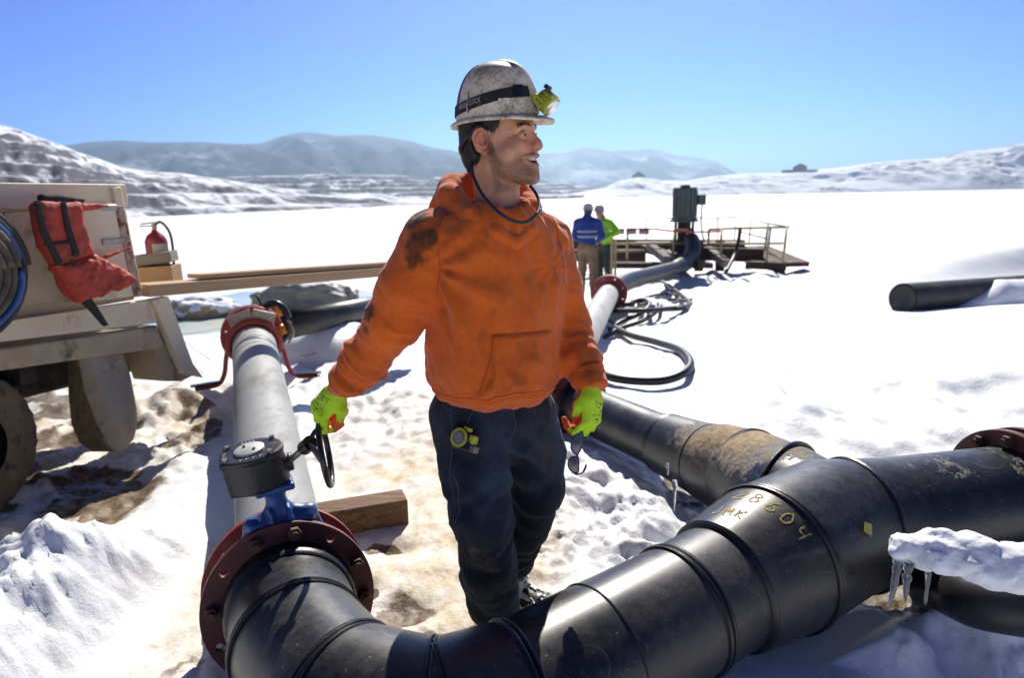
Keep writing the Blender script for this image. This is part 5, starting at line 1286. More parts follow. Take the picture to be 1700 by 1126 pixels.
for i in range(6): hwid = .0155*sqrt(max(.05, 1-((i-2.5)/3.1)**2)); mb.box(tq(-.006, -.002+(i-2.5)*.0048, .0228), hwid, .0011, .0006, (tx, tz, tn))
mb.build('label_print', M['print'], fp)
MB().box(tq(.006, .0265, .008), .011, .006, .010, (tx, tz, tn)).build('lock_button', M['lime'], tm_, bevel=.003)
MB().box(tq(.032, .004, .006), .008, .012, .013, (tx, tz, tn)).build('side_panel', M['lime'], tm_, bevel=.003)
MB().box(tq(.042, -.020, .006), .010, .0085, .011, (tx, tz, tn)).build('end_hook', M['steel'], tm_, bevel=.001)
# sunglasses dangling from the left hand
sg = thing('sunglasses', 'dark sunglasses hanging by one arm from the gloved fingers', 'sunglasses', PD(957, 745, 1.96))
M['smoke'], t, b = mk('smoked_lens'); b.inputs['Base Color'].default_value = (.10, .11, .12, 1); b.inputs['Roughness'].default_value = .06; b.inputs['Alpha'].default_value = .82; b.inputs['Metallic'].default_value = .2
def sgp(x, y, k=0): return PD(x, y, 1.955+k)
for L in ([(964, 717), (955, 722), (949, 733), (948, 744), (952, 752), (958, 755), (963, 748), (967, 736), (968, 722)], [(957, 758), (948, 760), (944, 766), (944, 776), (949, 783), (955, 786), (960, 784), (961, 772), (960, 760)]):
    c = np.mean(L, 0); P = []
    n = len(L)
    for i in range(n):
        a, b_, c_, d_ = [np.array(L[(i+k) % n], float) for k in (-1, 0, 1, 2)]
        for j in range(5): t_ = j/5; P.append(.5*(2*b_+(c_-a)*t_+(2*a-5*b_+4*c_-d_)*t_*t_+(3*b_-a-3*c_+d_)*t_**3))
    P3 = [sgp(p[0], p[1], -.004*(1-((p[0]-c[0])/12)**2)) for p in P]
    V, F = sweep(P3, .0019, 8, closed=True); rim = obj('frame', V, F, M['blk'], sg)
    V = P3+[p+T*-.002 for p in P3]+[sgp(c[0], c[1], -.008), sgp(c[0], c[1], -.006)]; n = len(P3)
    F = [(i, (i+1) % n, 2*n) for i in range(n)]+[(n+(i+1) % n, n+i, 2*n+1) for i in range(n)]; obj('lens', V, F, M['smoke'], rim)
tubepart('bridge', [sgp(960, 754), sgp(958, 757), sgp(957, 759)], .0026, M['blk'], sg)
tubepart('temple_arm', [sgp(*p) for p in spline([A(965, 719, 0), A(968, 714, .01), A(972, 704, .02), A(974, 690, .03)], 4)], .0022, M['blk'], sg)
V, F = sweep([sgp(*p) for p in spline([A(950, 784, 0), A(957, 788, -.005), A(966, 786, -.03), A(971, 779, -.045), A(973, 772, -.05)], 5)], [.0022]*12+[.003]*9, 8); obj('temple_arm', V, F, M['blk'], sg)

# ================================================================ TRUCK AND THE THINGS ON IT
td = unit(A(.316, .949, 0)); tnn = A(td[1], -td[0], 0); D1 = PZ(250, 500, .9); UZ = A(0, 0, 1)
def PT(x, y, off=0.):
    r = ray(x, y); c = D1+tnn*off; return CAM+r*((c-CAM)@tnn)/(r@tnn)
def tuw(p): return (p-D1)@td, p[2]
def T3(u, z, off=0.): return A(D1[0], D1[1], 0)+td*u+tnn*off+UZ*z
def prism(pts, off0, off1, mb=None):
    """outline given as (u, z) in the side plane, pushed from off0 to off1"""
    mb = mb or MB(); n = len(pts); V = [T3(u, z, off1) for u, z in pts]+[T3(u, z, off0) for u, z in pts]
    F = [tuple(range(n)), tuple(range(2*n-1, n-1, -1))]+[((i+1) % n, i, n+i, n+(i+1) % n) for i in range(n)]
    return mb.add(V, F)
def pp(*px, off=0.): return [tuw(PT(x, y, off)) for x, y in px]
M['cream'] = pm('weathered_cream_paint', (.74, .65, .47), (.60, .50, .34), rough=.6, scale=3, dirt=(.26, .15, .07), dscale=6, dthr=(.56, .74), bscale=30, bstr=.3, stretch=(1, 1, .6))
M['mudrail'] = pm('muddy_rail', (.48, .39, .26), (.34, .27, .17), rough=.85, scale=5, dirt=(.10, .08, .055), dscale=6, dthr=(.55, .7), bscale=40, bstr=.5)
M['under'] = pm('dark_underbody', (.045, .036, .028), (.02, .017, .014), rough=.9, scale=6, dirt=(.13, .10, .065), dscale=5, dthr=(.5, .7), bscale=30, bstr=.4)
tk = thing('service_truck', 'muddy cream flatbed service truck cropped by the left edge of the photo', 'truck', T3(-.3, 0, -.5))
def fixn(o): bm = bmesh.new(); bm.from_mesh(o.data); bmesh.ops.recalc_face_normals(bm, faces=bm.faces[:]); bm.to_mesh(o.data); bm.free(); return o
def tprism(name, px, off0, off1, mat, bevel=.006, parent=tk, pxoff=0.):
    return fixn(prism(pp(*px, off=pxoff), off0, off1).build(name, mat, parent, bevel=bevel))
u0 = tuw(PT(-260, 590))[0]; u1, zt = tuw(PT(262, 498)); zd = .93
tprism('side_board', [(-260, 600), (-260, 573), (252, 497), (262, 536)], -.045, .0, M['cream'], .004)
tprism('frame_rail', [(-260, 655), (-260, 618), (266, 541), (277, 577)], -.09, -.012, M['mudrail'], .012)
V, F = sweep([PT(243, 553, -.02), PT(243, 553, -.0)], [.034, .031], 24); obj('rail_boss', V, F, M['mudrail'], tk)
ub, zb_ = tuw(PT(262, 520)); zl = tuw(PT(277, 577))[1]
fixn(prism([(u0, zl+.10), (ub-.02, zl+.10), (ub-.02, zl+.15), (u0, zl+.15)], -2.2, -.05).build('deck', M['mudrail'], tk, bevel=.005))
for u in (-1.9, -1.35, -.8, -.3): fixn(prism([(u, zl-.02), (u+.09, zl-.02), (u+.09, zl+.095), (u, zl+.095)], -2.1, -.1).build('cross_member', M['under'], tk))
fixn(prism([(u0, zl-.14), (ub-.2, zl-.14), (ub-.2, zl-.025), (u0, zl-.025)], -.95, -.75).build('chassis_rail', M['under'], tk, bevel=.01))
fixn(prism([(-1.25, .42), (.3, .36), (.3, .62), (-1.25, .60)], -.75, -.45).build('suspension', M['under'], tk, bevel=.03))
fixn(prism([(u0, .34), (-.75, .40), (-.55, .62), (-.45, zl-.15), (u0, zl-.15)], -2.1, -.62).build('underbody_light_block', M['under'], tk, bevel=.03))  # bulk added to block light and darken the ground below the truck
# tail bracket
tprism('tail_post', [(248, 497), (276, 492), (318, 607), (303, 621)], -.035, .02, M['cream'], .004)
tprism('tail_gusset', [(268, 540), (285, 560), (334, 622), (310, 634), (281, 634), (262, 578)], -.30, -.04, M['mudrail'], .006)
tprism('tail_plate', [(283, 520), (322, 596), (345, 628), (313, 622)], -.06, -.036, M['cream'], .003)
# box body
top = pp((-260, 330), (207, 309), (243, 492), off=-.06); zk = top[0][1]
ur = top[1][0]; zt_ = top[1][1]
box = fixn(prism([(u0, zd-.02), (ur, zd-.02), (ur, zt_), (u0, zt_)], -1.0, -.10).build('box_body', M['cream'], tk, bevel=.008))
hd_z = tuw(PT(100, 345, -.06))[1]
fixn(prism([(u0, hd_z), (ur+.01, hd_z), (ur+.01, zt_+.012), (u0, zt_+.012)], -.103, -.06).build('header', M['cream'], box, bevel=.006))
tprism('end_post', [(196, 312), (210, 309), (246, 492), (232, 494)], -.105, -.04, M['cream'], .006, box)
tprism('door', [(28, 352), (120, 346), (132, 500), (40, 512)], -.103, -.085, M['cream'], .006, box)
enc = tprism('locker', [(122, 343), (196, 338), (226, 492), (138, 503)], -.15, .05, M['cream'], .012, box, .05)
tprism('locker_edge', [(190, 342), (204, 341), (236, 492), (222, 494)], -.10, .058, pm('rusty_edge', (.55, .48, .38), (.30, .14, .06), rough=.7, scale=18, dirt=(.12, .04, .02), dscale=20, dthr=(.5, .6)), .006, box, .05)
tprism('latch_plate', [(168, 397), (203, 395), (205, 404), (170, 407)], .052, .060, M['steel'], .002, box, .05)
tprism('locker_label', [(168, 342), (196, 341), (198, 349), (170, 350)], .052, .058, pm('pale_label', (.45, .45, .42), rough=.6, bstr=0), .001, box, .05)
# wheels
M['tyre'] = pm('muddy_tyre', (.17, .125, .065), (.09, .068, .038), rough=.95, scale=9, dirt=(.035, .033, .03), dscale=13, dthr=(.54, .62), bscale=45, bstr=.8, bdist=.008)
def wheel(u, off, R_, z0):
    c = T3(u, z0+R_, off); w2 = .14; V = []; F = []; n = 64
    prof = [(-w2, .55), (-w2-.008, .75), (-w2+.004, .93), (-w2+.02, .985), (-w2+.045, 1), (0, 1.005), (w2-.045, 1), (w2-.02, .985), (w2-.004, .93), (w2+.008, .75), (w2, .55)]
    for k, (a, r_) in enumerate(prof):
        for j in range(n):
            t_ = 2*pi*j/n; g_ = 1-(.018 if (.97 < r_ and (j % 2 == (k % 2))) else 0); V.append(c+tnn*a+(td*cos(t_)+UZ*sin(t_))*R_*r_*g_)
    for k in range(len(prof)-1):
        for j in range(n): F.append((k*n+j, k*n+(j+1) % n, (k+1)*n+(j+1) % n, (k+1)*n+j))
    wh = obj('wheel', V, F, M['tyre'], tk); fixn(wh)
    V, F = sweep([c-tnn*.11, c+tnn*.06, c+tnn*.062, c+tnn*.09], [R_*.56, R_*.56, R_*.25, R_*.22], 32); obj('rim', V, F, M['under'], wh)
q1 = PZ(-75, 862, -.02)
u1_, o1 = (q1-D1)@td, (q1-D1)@tnn
wheel(u1_, o1+.0, .40, -.06); wheel(u1_+1.1, -1.9, .40, -.06)
# mud-caked flap hanging under the rail
fl = [[(112, 596, 3.98), (128, 594, 3.86), (150, 592, 3.88), (198, 586, 4.10)], [(112, 650, 3.98), (140, 650, 3.86), (168, 648, 3.88), (212, 640, 4.10)], [(117, 705, 3.98), (160, 703, 3.86), (192, 700, 3.88), (222, 692, 4.10)],
      [(130, 735, 3.96), (178, 738, 3.86), (208, 732, 3.88), (224, 718, 4.08)], [(152, 752, 3.95), (190, 752, 3.87), (212, 744, 3.89), (222, 732, 4.05)]]
V = [PD(*p) for r in fl for p in r]+[PD(*r[3])+A(-.10, .22, 0) for r in fl]+[PD(*r[0])+A(-.02, .25, 0) for r in fl]
F = [(i*4+j, (i+1)*4+j, (i+1)*4+j+1, i*4+j+1) for i in range(4) for j in range(3)]+[(i*4+3, (i+1)*4+3, 21+i, 20+i) for i in range(4)]+[(20+i, 21+i, 26+i, 25+i) for i in range(4)]+[(25+i, 26+i, (i+1)*4, i*4) for i in range(4)]
F += [(0, 1, 2, 3, 20, 25), (19, 18, 17, 16, 29, 24)]
o = fixn(obj('mud_flap', V, F, [pm('caked_mud', (.34, .24, .10), (.17, .12, .055), rough=1, scale=14, dirt=(.05, .045, .04), dscale=22, dthr=(.56, .62), bscale=40, bstr=1, bdist=.012), M['mudrail']], tk, mi=[0, 1, 1]*4+[1]*4+[0]*8+[1, 1])); mm2 = o.modifiers.new('b', 'BEVEL'); mm2.width = .015; mm2.segments = 2
# ---- hose reel on the deck
hrp = thing('hose_reel', 'blue rimmed hose reel wound with dirty hose at the left edge of the truck deck', 'hose reel', PT(-20, 520, .10))
hc_ = PT(-76, 452, .12); RR = .33
for k, off in enumerate((.03, -.17)):
    pts = [hc_+tnn*off+(td*cos(t_)+UZ*sin(t_))*RR*.86 for t_ in np.arange(48)*2*pi/48]; V, F = sweep(pts, .017, 8, closed=True); rm = obj('reel_rim', V, F, M['blue'], hrp)
M['hosed'] = pm('dirty_hose', (.15, .12, .08), (.04, .035, .028), rough=.8, scale=12, bscale=30, bstr=.4); M['hoseb'] = pm('black_hose', (.018, .018, .020), (.010, .010, .011), rough=.45, scale=10, dirt=(.07, .066, .06), dscale=8, dthr=(.6, .75), bstr=.2)
for (rr_, mt_, o_) in ((1.02, 'hoseb', -.0), (.94, 'hoseb', .01), (.74, 'hosed', .06), (.62, 'hosed', .07), (.50, 'hosed', .07), (.38, 'hosed', .07)):
    P = []
    for k in range(6):
        for t_ in np.arange(36)*2*pi/36: P.append(hc_+tnn*(o_-.034*(k+t_/6.28))+(td*cos(t_)+UZ*sin(t_))*RR*rr_)
    V, F = sweep(P, .020, 8); obj('hose_coil', V, F, M[mt_], hrp)
mb = MB(); mb.bar(T3(tuw(hc_)[0]-.2, .93, .05), T3(tuw(hc_)[0]+.2, .93, .05), .04, .03); mb.bar(T3(tuw(hc_)[0], .93, .02), hc_+tnn*.03, .03, .03, up=td); mb.build('stand', M['blue'], hrp)
# ---- life vest
def sdpoly(p, poly):
    d = np.full(len(p), 1e9); ins = np.zeros(len(p), bool); n = len(poly)
    for i in range(n):
        a = np.array(poly[i]); b = np.array(poly[(i+1) % n]); e = b-a; w_ = p-a; t = np.clip((w_@e)/(e@e), 0, 1); d = np.minimum(d, np.hypot(*(w_-t[:, None]*e).T))
        c = ((a[1] > p[:, 1]) != (b[1] > p[:, 1])) & (p[:, 0] < (b[0]-a[0])*(p[:, 1]-a[1])/((b[1]-a[1])+1e-12)+a[0]); ins ^= c
    return np.where(ins, -d, d)
def puff(name, px, off, th_, mat, parent, rd=.02, h=.008, amp=.006, f=14):
    poly = pp(*px, off=off); us = [p[0] for p in poly]; zs = [p[1] for p in poly]
    def fn(Q_):   # Q_ in (u, z, off)
        d = sdpoly(Q_[:, :2], poly); e = np.abs(Q_[:, 2]-off)-th_/2+rd; q = np.maximum(np.stack([d+rd, e], 1), 0); return np.linalg.norm(q, axis=1)+np.minimum(np.maximum(d+rd, e), 0)-rd
    V, F = surfnet(fn, (min(us)-.05, min(zs)-.05, off-th_/2-.03), (max(us)+.05, max(zs)+.05, off+th_/2+.03), h)
    V = V+grad(fn, V)*(amp*fbm(V[:, 0]*f, V[:, 1]*f, V[:, 2]*f, o=3, s=3))[:, None]
    return fixn(obj(name, [T3(*v) for v in V], F, mat, parent))
M['vest'] = pm('faded_red_nylon', (.52, .055, .022), (.34, .034, .016), rough=.7, scale=6, dirt=(.07, .024, .016), dscale=7, dthr=(.47, .66), bscale=40, bstr=.4)
M['web'] = pm('black_webbing', (.018, .016, .015), rough=.85, scale=60, bscale=200, bstr=.4)
lv = thing('life_vest', 'worn red life vest with black straps hanging on the truck locker', 'life vest', PT(130, 440, .12))
v1 = puff('vest_panel', [(51, 340), (60, 333), (130, 334), (134, 372), (152, 424), (88, 446), (66, 408), (56, 372)], .13, .10, M['vest'], lv, .04)
puff('vest_shoulder', [(100, 334), (178, 339), (180, 344), (130, 352), (104, 348)], .13, .05, M['vest'], lv, .02)
v2 = puff('vest_panel', [(84, 440), (150, 422), (170, 432), (223, 462), (214, 472), (160, 492), (128, 502), (106, 480)], .14, .11, M['vest'], lv, .045, amp=.014)
puff('vest_band', [(160, 428), (214, 409), (217, 413), (166, 434)], .10, .02, M['vest'], lv, .006)
for px in ([(57, 336), (67, 336), (76, 380), (105, 436), (93, 440), (66, 385)], [(100, 335), (109, 335), (117, 375), (133, 424), (122, 427), (108, 380)], [(72, 403), (120, 398), (122, 404), (74, 409)]):
    puff('strap', px, .183, .014, M['web'], v1, .004, .006, .001)
puff('strap', [(128, 496), (150, 492), (180, 540), (172, 542)], .13, .016, M['web'], lv, .005, .006, .002)
puff('buckle', [(66, 322), (100, 324), (140, 330), (138, 336), (90, 336), (64, 332)], .13, .05, M['web'], lv, .015, .008, .004)
# ---- fire extinguisher, boxes and planks on the deck
M['exred'] = pm('extinguisher_red', (.30, .025, .03), (.22, .02, .022), rough=.35, scale=8, bstr=.05)
ec = PD(261, 415, 4.75); fe = thing('fire_extinguisher', 'red fire extinguisher with pale label and hose behind the cardboard box', 'fire extinguisher', ec)
V, F = sweep([ec-UZ*.24, ec-UZ*.22, ec+UZ*.06, ec+UZ*.10, ec+UZ*.125, ec+UZ*.14], [.06, .072, .072, .055, .022, .02], 32); obj('cylinder', V, F, M['exred'], fe)
lb = MB(); 
for k in range(8): a0_ = -.9+1.4*k/8-.6; a1_ = -.9+1.4*(k+1)/8-.6; P_ = lambda a, z: ec+A(cos(a), sin(a), 0)*.0735+UZ*z; lb.add([P_(a0_, -.1), P_(a1_, -.1), P_(a1_, .045), P_(a0_, .045)], [(0, 1, 2, 3)])
lb.build('label', pm('cream_label', (.5, .46, .38), rough=.6, bstr=0), fe)
mb = MB(); mb.tube([ec+UZ*.14, ec+UZ*.18], .016, 12); mb.bar(ec+UZ*.18-A(.09, 0, 0), ec+UZ*.19+A(.03, 0, 0), .02, .01); mb.bar(ec+UZ*.165-A(.10, 0, -.0), ec+UZ*.165, .018, .008); mb.build('valve_head', M['steel'], fe)
obj('hose', *sweep(spline([ec+UZ*.17, ec+A(.05, 0, .19), ec+A(.10, 0, .12), ec+A(.11, 0, .0), ec+A(.10, 0, -.15)], 8), .009, 8), M['hosed'], fe)
M['wood'] = pm('pale_sawn_wood', (.50, .34, .19), (.38, .25, .14), rough=.8, scale=3, dirt=(.26, .17, .10), dscale=4, dthr=(.55, .75), bscale=20, bstr=.3, stretch=(1, .25, 6))
M['card'] = pm('cardboard', (.42, .27, .14), (.34, .22, .12), rough=.85, scale=4, dirt=(.25, .17, .11), dscale=5, dthr=(.6, .8), bscale=60, bstr=.1)
M['woodg'] = pm('grey_weathered_wood', (.24, .21, .19), (.17, .15, .13), rough=.85, scale=4, bscale=30, bstr=.4, stretch=(1, 1, 5))
xx = lambda a: unit(A(cos(a), sin(a), 0))
def bx3(name, c, hx, hy, hz, ang, tilt, mat, label, cat, bevel=.003):
    X = xx(ang); Y = A(-X[1], X[0], 0); X = unit(X+UZ*tilt); Z = np.cross(X, Y); o = MB().box(A(0, 0, 0), hx, hy, hz, (X, Y, Z)).build(name, mat, bevel=bevel); o.location = c; return tag(o, label, cat) if label else o
cb = bx3('cardboard_box', PD(263, 459, 4.7), .125, .11, .075, .15, .02, M['card'], 'open brown cardboard box on the truck deck under a grey plank', 'box')
l_ = MB().box(A(-.02, -.112, 0), .07, .002, .03).build('label', pm('white_label', (.62, .58, .5), rough=.7, bstr=0), cb)
bx3('wooden_offcut', PD(255, 429, 4.68), .135, .10, .035, .22, .10, M['woodg'], 'short grey plank offcut lying on the cardboard box', 'offcut')
a_ = PD(233, 482, 4.25); b_ = PD(715, 444, 6.6)
def plank(a, b, w, h, mat, label, name='wooden_plank'):
    c = (a+b)/2; X = unit(b-a); Y = unit(np.cross(UZ, X)); Z = np.cross(X, Y); o = MB().box(A(0, 0, 0), np.linalg.norm(b-a)/2, w/2, h/2, (X, Y, Z)).build(name, mat, bevel=.003); o.location = c; return tag(o, label, 'plank')
plank(a_, b_, .20, .075, M['wood'], 'long pale beam sticking out from the truck deck, lower of the two')
up_ = unit(b_-a_); plank(a_+up_*.35+UZ*.062-A(0, -.03, 0), b_+UZ*.066, .15, .030, M['wood'], 'thin pale board lying on top of the long pale beam')

# ================================================================ ROUND THE LEFT PIPE
ps = GF-dG*.33; lx = unit(np.cross(dG, UZ)); lz = np.cross(lx, dG); 
st = thing('pipe_clamp', 'red steel cradle with splayed feet gripping the grey pipe', 'pipe clamp', ps*A(1, 1, 0))
def L3(x, y, z): return ps+lx*x+dG*y+lz*z
mb = MB()
arc = [L3(.195*cos(t_), 0, .195*sin(t_)) for t_ in np.linspace(-.25, pi+.25, 22)]; mb.tube(arc, .028, 8); mb.tube([p+dG*.07 for p in arc], .024, 8)
mb.build('saddle', M['redf'], st)
fixn(MB().bar(L3(-.17, .035, .19), L3(.0, .035, .245), .11, .022, up=dG*1).bar(L3(.0, .035, .245), L3(.17, .035, .19), .11, .022, up=dG*1).build('saddle_plate', M['steel'], st, bevel=.004))
for s_ in (-1, 1):
    obj('leg', *sweep(spline([L3(.20*s_, .03, .02), L3(.225*s_, .02, -.10), L3(.25*s_, .0, -.22), L3(.31*s_, -.02, -.29), L3(.47*s_, -.04, -.30)], 6), .030, 8, flat=.6), M['redf'], st)
    MB().bar(L3(.27*s_, -.03, -.262), L3(.50*s_, -.04, -.272), .055, .012).build('foot_pad', M['blk'], st, bevel=.003)
cl = thing('pipe_puller', 'orange and black ratchet clamp with chrome lever beside the red flange', 'clamp', PD(458, 560, 5.9)*A(1, 1, 0))
pc = PD(458, 535, 5.9); M['org'] = pm('orange_paint', (.75, .26, .015), (.6, .2, .012), rough=.4, scale=20, bstr=.1)
obj('frame', *sweep([pc+A(cos(t_)*.12, -.02, sin(t_)*.17) for t_ in np.arange(28)*2*pi/28], .030, 10, closed=True), M['blk'], cl)
for a, b, r_ in (((-.07, -.05, .12), (-.01, -.06, .05), .030), ((.02, -.05, .14), (.06, -.07, .06), .028), ((.05, -.06, -.02), (.09, -.08, -.09), .030)): obj('jaw', *sweep([pc+A(*a), pc+A(*b)], r_, 10), M['org'], cl)
obj('lever', *sweep([pc+A(-.10, -.02, .14), pc+A(-.13, -.03, .24)], .012, 8), M['blk'], cl)
obj('lever', *sweep(spline([pc+A(.12, -.05, .03), pc+A(.16, -.06, -.08), pc+A(.12, -.07, -.17)], 6), .014, 8), M['steel'], cl)
bpA = PD(476, 540, 6.0); bpB = PD(612, 511, 8.0); bpC = PD(720, 492, 10)
t_o = obj('black_pipe', *sweep([bpA, bpB, bpC], .125, 48), M['pipe'], attrs=None); me = t_o.data
tag(t_o, 'scuffed black pipe half sunk in snow behind the orange sleeve', 'pipe')
# loose wires on the snow
for k, L in enumerate(([(355, 560), (400, 556), (430, 545), (455, 555), (500, 590), (540, 580)], [(350, 598), (300, 560), (330, 552), (372, 545)])):
    o = obj('wire', *sweep([PZ(x, y, -.0+.06) for x, y in [tuple(p[:2]) for p in spline([A(*q, 0) for q in L], 6)]], .004, 5), pm('tan_wire', (.35, .27, .15), bstr=0)); tag(o, ('thin tan wire trailing over the snow right of the grey pipe', 'thin tan wire looped on the snow between truck and red flange')[k], 'wire')
# rocks
def rock(name, c, r, seed, mat, label, cat='rock', flat=1., h=.03, snow=0):
    fn = lambda P: ell(P, c, r)-.28*min(r)*fbm((P[:, 0]-c[0])/r[0]*1.3, (P[:, 1]-c[1])/r[1]*1.3, (P[:, 2]-c[2])/r[2]*1.1, o=5, s=seed)
    V, F = surfnet(fn, c-np.array(r)*1.5, c+np.array(r)*1.5, h); return tag(obj(name, V, F, mat, loc=c), label, cat)
def rockmat(name, c0, c1, th_=.2):
    m, t, b = mk(name); g = N(t, 'ShaderNodeNewGeometry'); sx = N(t, 'ShaderNodeSeparateXYZ'); t.links.new(g.outputs['Normal'], sx.inputs[0]); f = texn(t, 3, 8, .7)
    k = mathn(t, 'ADD', sx.outputs[2], mathn(t, 'MULTIPLY', mathn(t, 'SUBTRACT', f, .5), 1.3)); t.links.new(mixc(t, ramp(t, k, [(th_, g3(0)), (th_+.12, g3(1))]), ramp(t, f, [(.3, c1), (.7, c0)]), (.82, .85, .88)), b.inputs['Base Color']); b.inputs['Roughness'].default_value = .85; bump(t, b, [(f, .5, .03)]); return m
rock('rock', PZ(512, 505, -.5)+A(0, 0, .10), (1.0, .6, .42), 3, rockmat('grey_mudstone', (.34, .31, .26), (.20, .18, .15), .82), 'broad grey mud-covered hump beyond the pond under the beam', h=.04)
rock('snow_mound', PZ(335, 518, -.5)+A(0, 0, .05), (.62, .5, .26), 8, rockmat('muddy_snow', (.40, .31, .20), (.25, .19, .12), .28), 'snow-topped brown mound at the edge of the meltwater', 'snow mound', h=.03)
rock('rock', PZ(1287, 458, -.45)+A(0, 0, .02), (.22, .2, .14), 12, rockmat('brown_stone', (.22, .15, .09), (.12, .09, .06), .9), 'small brown stone alone on the snow below the platform ramp', h=.02)
# squared timber
ca = PZ(677, 830, .115); cb_ = PZ(520, 856, .115); X = unit(cb_-ca); Y = unit(np.cross(UZ, X))*-1
if Y[1] < 0: Y = -Y
tb = MB(); tb.box(A(0, 0, 0), .26, .068, .075, (X, Y, UZ)); c_ = ca+X*.26+Y*.068-UZ*.075
o = tb.build('timber', pm('wet_rough_timber', (.30, .17, .08), (.12, .065, .03), rough=.75, scale=4, dirt=(.06, .035, .02), dscale=5, dthr=(.5, .65), bscale=24, bstr=.9, bdist=.01, stretch=(.5, 5, 5)), bevel=.008); o.location = c_; tag(o, 'short brown squared timber lying in the snow behind the near flange', 'timber')

# ================================================================ BACK PIPE, HOSES, PUMP
FE = PD(1011, 487, 9.3); g1 = BF+dF*.13; dk = unit(FE-g1)
rp = thing('grey_pipe', 'pale grey pipe running back from behind the man to the far pump', 'pipe', g1*A(1, 1, 0))
obj('pipe_run', *sweep([BF+dF*.115, g1+dF*.05, g1+dF*.18+dk*.1, FE], .140, 48), M['grey'], rp); flange(FE, dk, .25, .14, .09, rp, 8, mat=M['redf']); 
fh_ = tag(obj('pump_hose', *sweep(spline([FE, PD(1040, 468, 10.6), PD(1075, 458, 12), PD(1105, 450, 13.2), PD(1130, 442, 14.2), PD(1146, 428, 14.8), PD(1151, 410, 15.1), PD(1148, 398, 15.4)], 8), [.14]*30+[.17]*27, 24), M['hoseb']), 'thick black flexible hose joining the grey pipe to the pump', 'hose')
def zg(x, y): return float(ground(np.array([x]), np.array([y]))[0][0])
def lay(px, r, label, group='black hoses coiled on the snow', k=8):
    out = []
    for p in spline([A(*q, 0) for q in px], k):
        q = PZ(p[0], p[1], .0)
        for _ in range(4): q = PZ(p[0], p[1], zg(q[0], q[1])+r*.8)
        out.append(q)
    z_ = np.array([p[2] for p in out]); zz = np.convolve(np.pad(z_, 8, mode='edge'), np.ones(17)/17, 'valid')
    out = [PZ(*pxy, zk_) for pxy, zk_ in zip([tuple(p[:2]) for p in spline([A(*q, 0) for q in px], k)], zz+.035)]
    o = obj('hose', *sweep(out, r, 12), M['hoseb']); return tag(o, label, 'hose', group)
lay([(985, 612), (1010, 625), (1050, 632), (1100, 632), (1134, 620), (1146, 603), (1130, 582), (1090, 568), (1045, 556), (1016, 540), (1008, 525), (1020, 508), (1050, 498)], .036, 'longest black hose, sweeping in a wide loop nearest the man')
lay([(1012, 548), (1030, 535), (1060, 522), (1078, 508), (1070, 498), (1045, 503), (1015, 517)], .030, 'black hose in a small loop between the wide loop and the coil')
lay([(1018, 478), (1050, 467), (1090, 466), (1118, 480), (1143, 500), (1140, 508), (1100, 514), (1060, 516), (1020, 516)], .032, 'black hose arching over the top of the coil')
lay([(1010, 522), (1040, 506), (1080, 500), (1120, 498), (1146, 502), (1138, 511), (1110, 514)], .030, 'black hose crossing the middle of the coil')
lay([(1004, 560), (1030, 545), (1068, 532), (1095, 512), (1088, 503), (1060, 508)], .028, 'thin black hose between the wide loop and the stack')
lay([(1035, 474), (1075, 462), (1105, 470), (1128, 488), (1135, 500), (1148, 497)], .028, 'thin black hose following the topmost arch')
lay([(1024, 512), (1060, 498), (1100, 488), (1128, 492), (1120, 503), (1080, 509), (1040, 514)], .024, 'thinnest black hose, lying inside the coil')
# ---- pump station
M['brown'] = pm('rusted_beam', (.075, .032, .018), (.035, .018, .012), rough=.8, scale=2, bscale=8, bstr=.4); M['rail'] = pm('faded_yellow_rail', (.62, .50, .26), (.50, .38, .18), rough=.6, scale=3, bstr=0)
M['motor'] = pm('grey_green_motor', (.085, .115, .11), (.06, .08, .078), rough=.5, scale=2, bscale=10, bstr=.1)
pf = thing('pump_platform', 'rusty brown pump platform with yellow railings out on the snow', 'platform', PD(1140, 450, 16)*A(1, 1, 0)+A(0, 0, -.5))
def beam(name, p, q, w, h, mat=M['brown'], par=pf): return MB().bar(p, q, w, h).build(name, mat, par, smooth=False)
beam('beam', PD(945, 405, 18), PD(1236, 407, 17), .25, .26); beam('beam', PD(945, 424, 17), PD(1072, 424, 16.5), .2, .28); beam('beam', PD(1150, 421, 16), PD(1268, 424, 15.5), .2, .30)
beam('beam', PD(1010, 440, 15.5), PD(1180, 440, 15.5), .4, .12); beam('beam', PD(1070, 412, 16.5), PD(1165, 440, 14.5), .2, .16)
beam('ramp', PD(1236, 412, 17), PD(1300, 440, 15), 1.2, .10)
beam('ramp_edge', PD(1238, 440, 15.2), PD(1305, 443, 14.8), .1, .16); beam('walkway', PD(1060, 402, 17.5), PD(1225, 404, 16.5), 1.4, .06, M['woodg'])
for k, (a, b) in enumerate((((1078, 408), (1108, 432)), ((1176, 415), (1206, 438)))): beam('strut', PD(*a, 16), PD(*b, 14.8), .16, .16, M['woodg'])
for x in (1120, 1160, 1195): beam('pile', PD(x, 405, 16), PD(x, 446, 15.6), .2, .2)
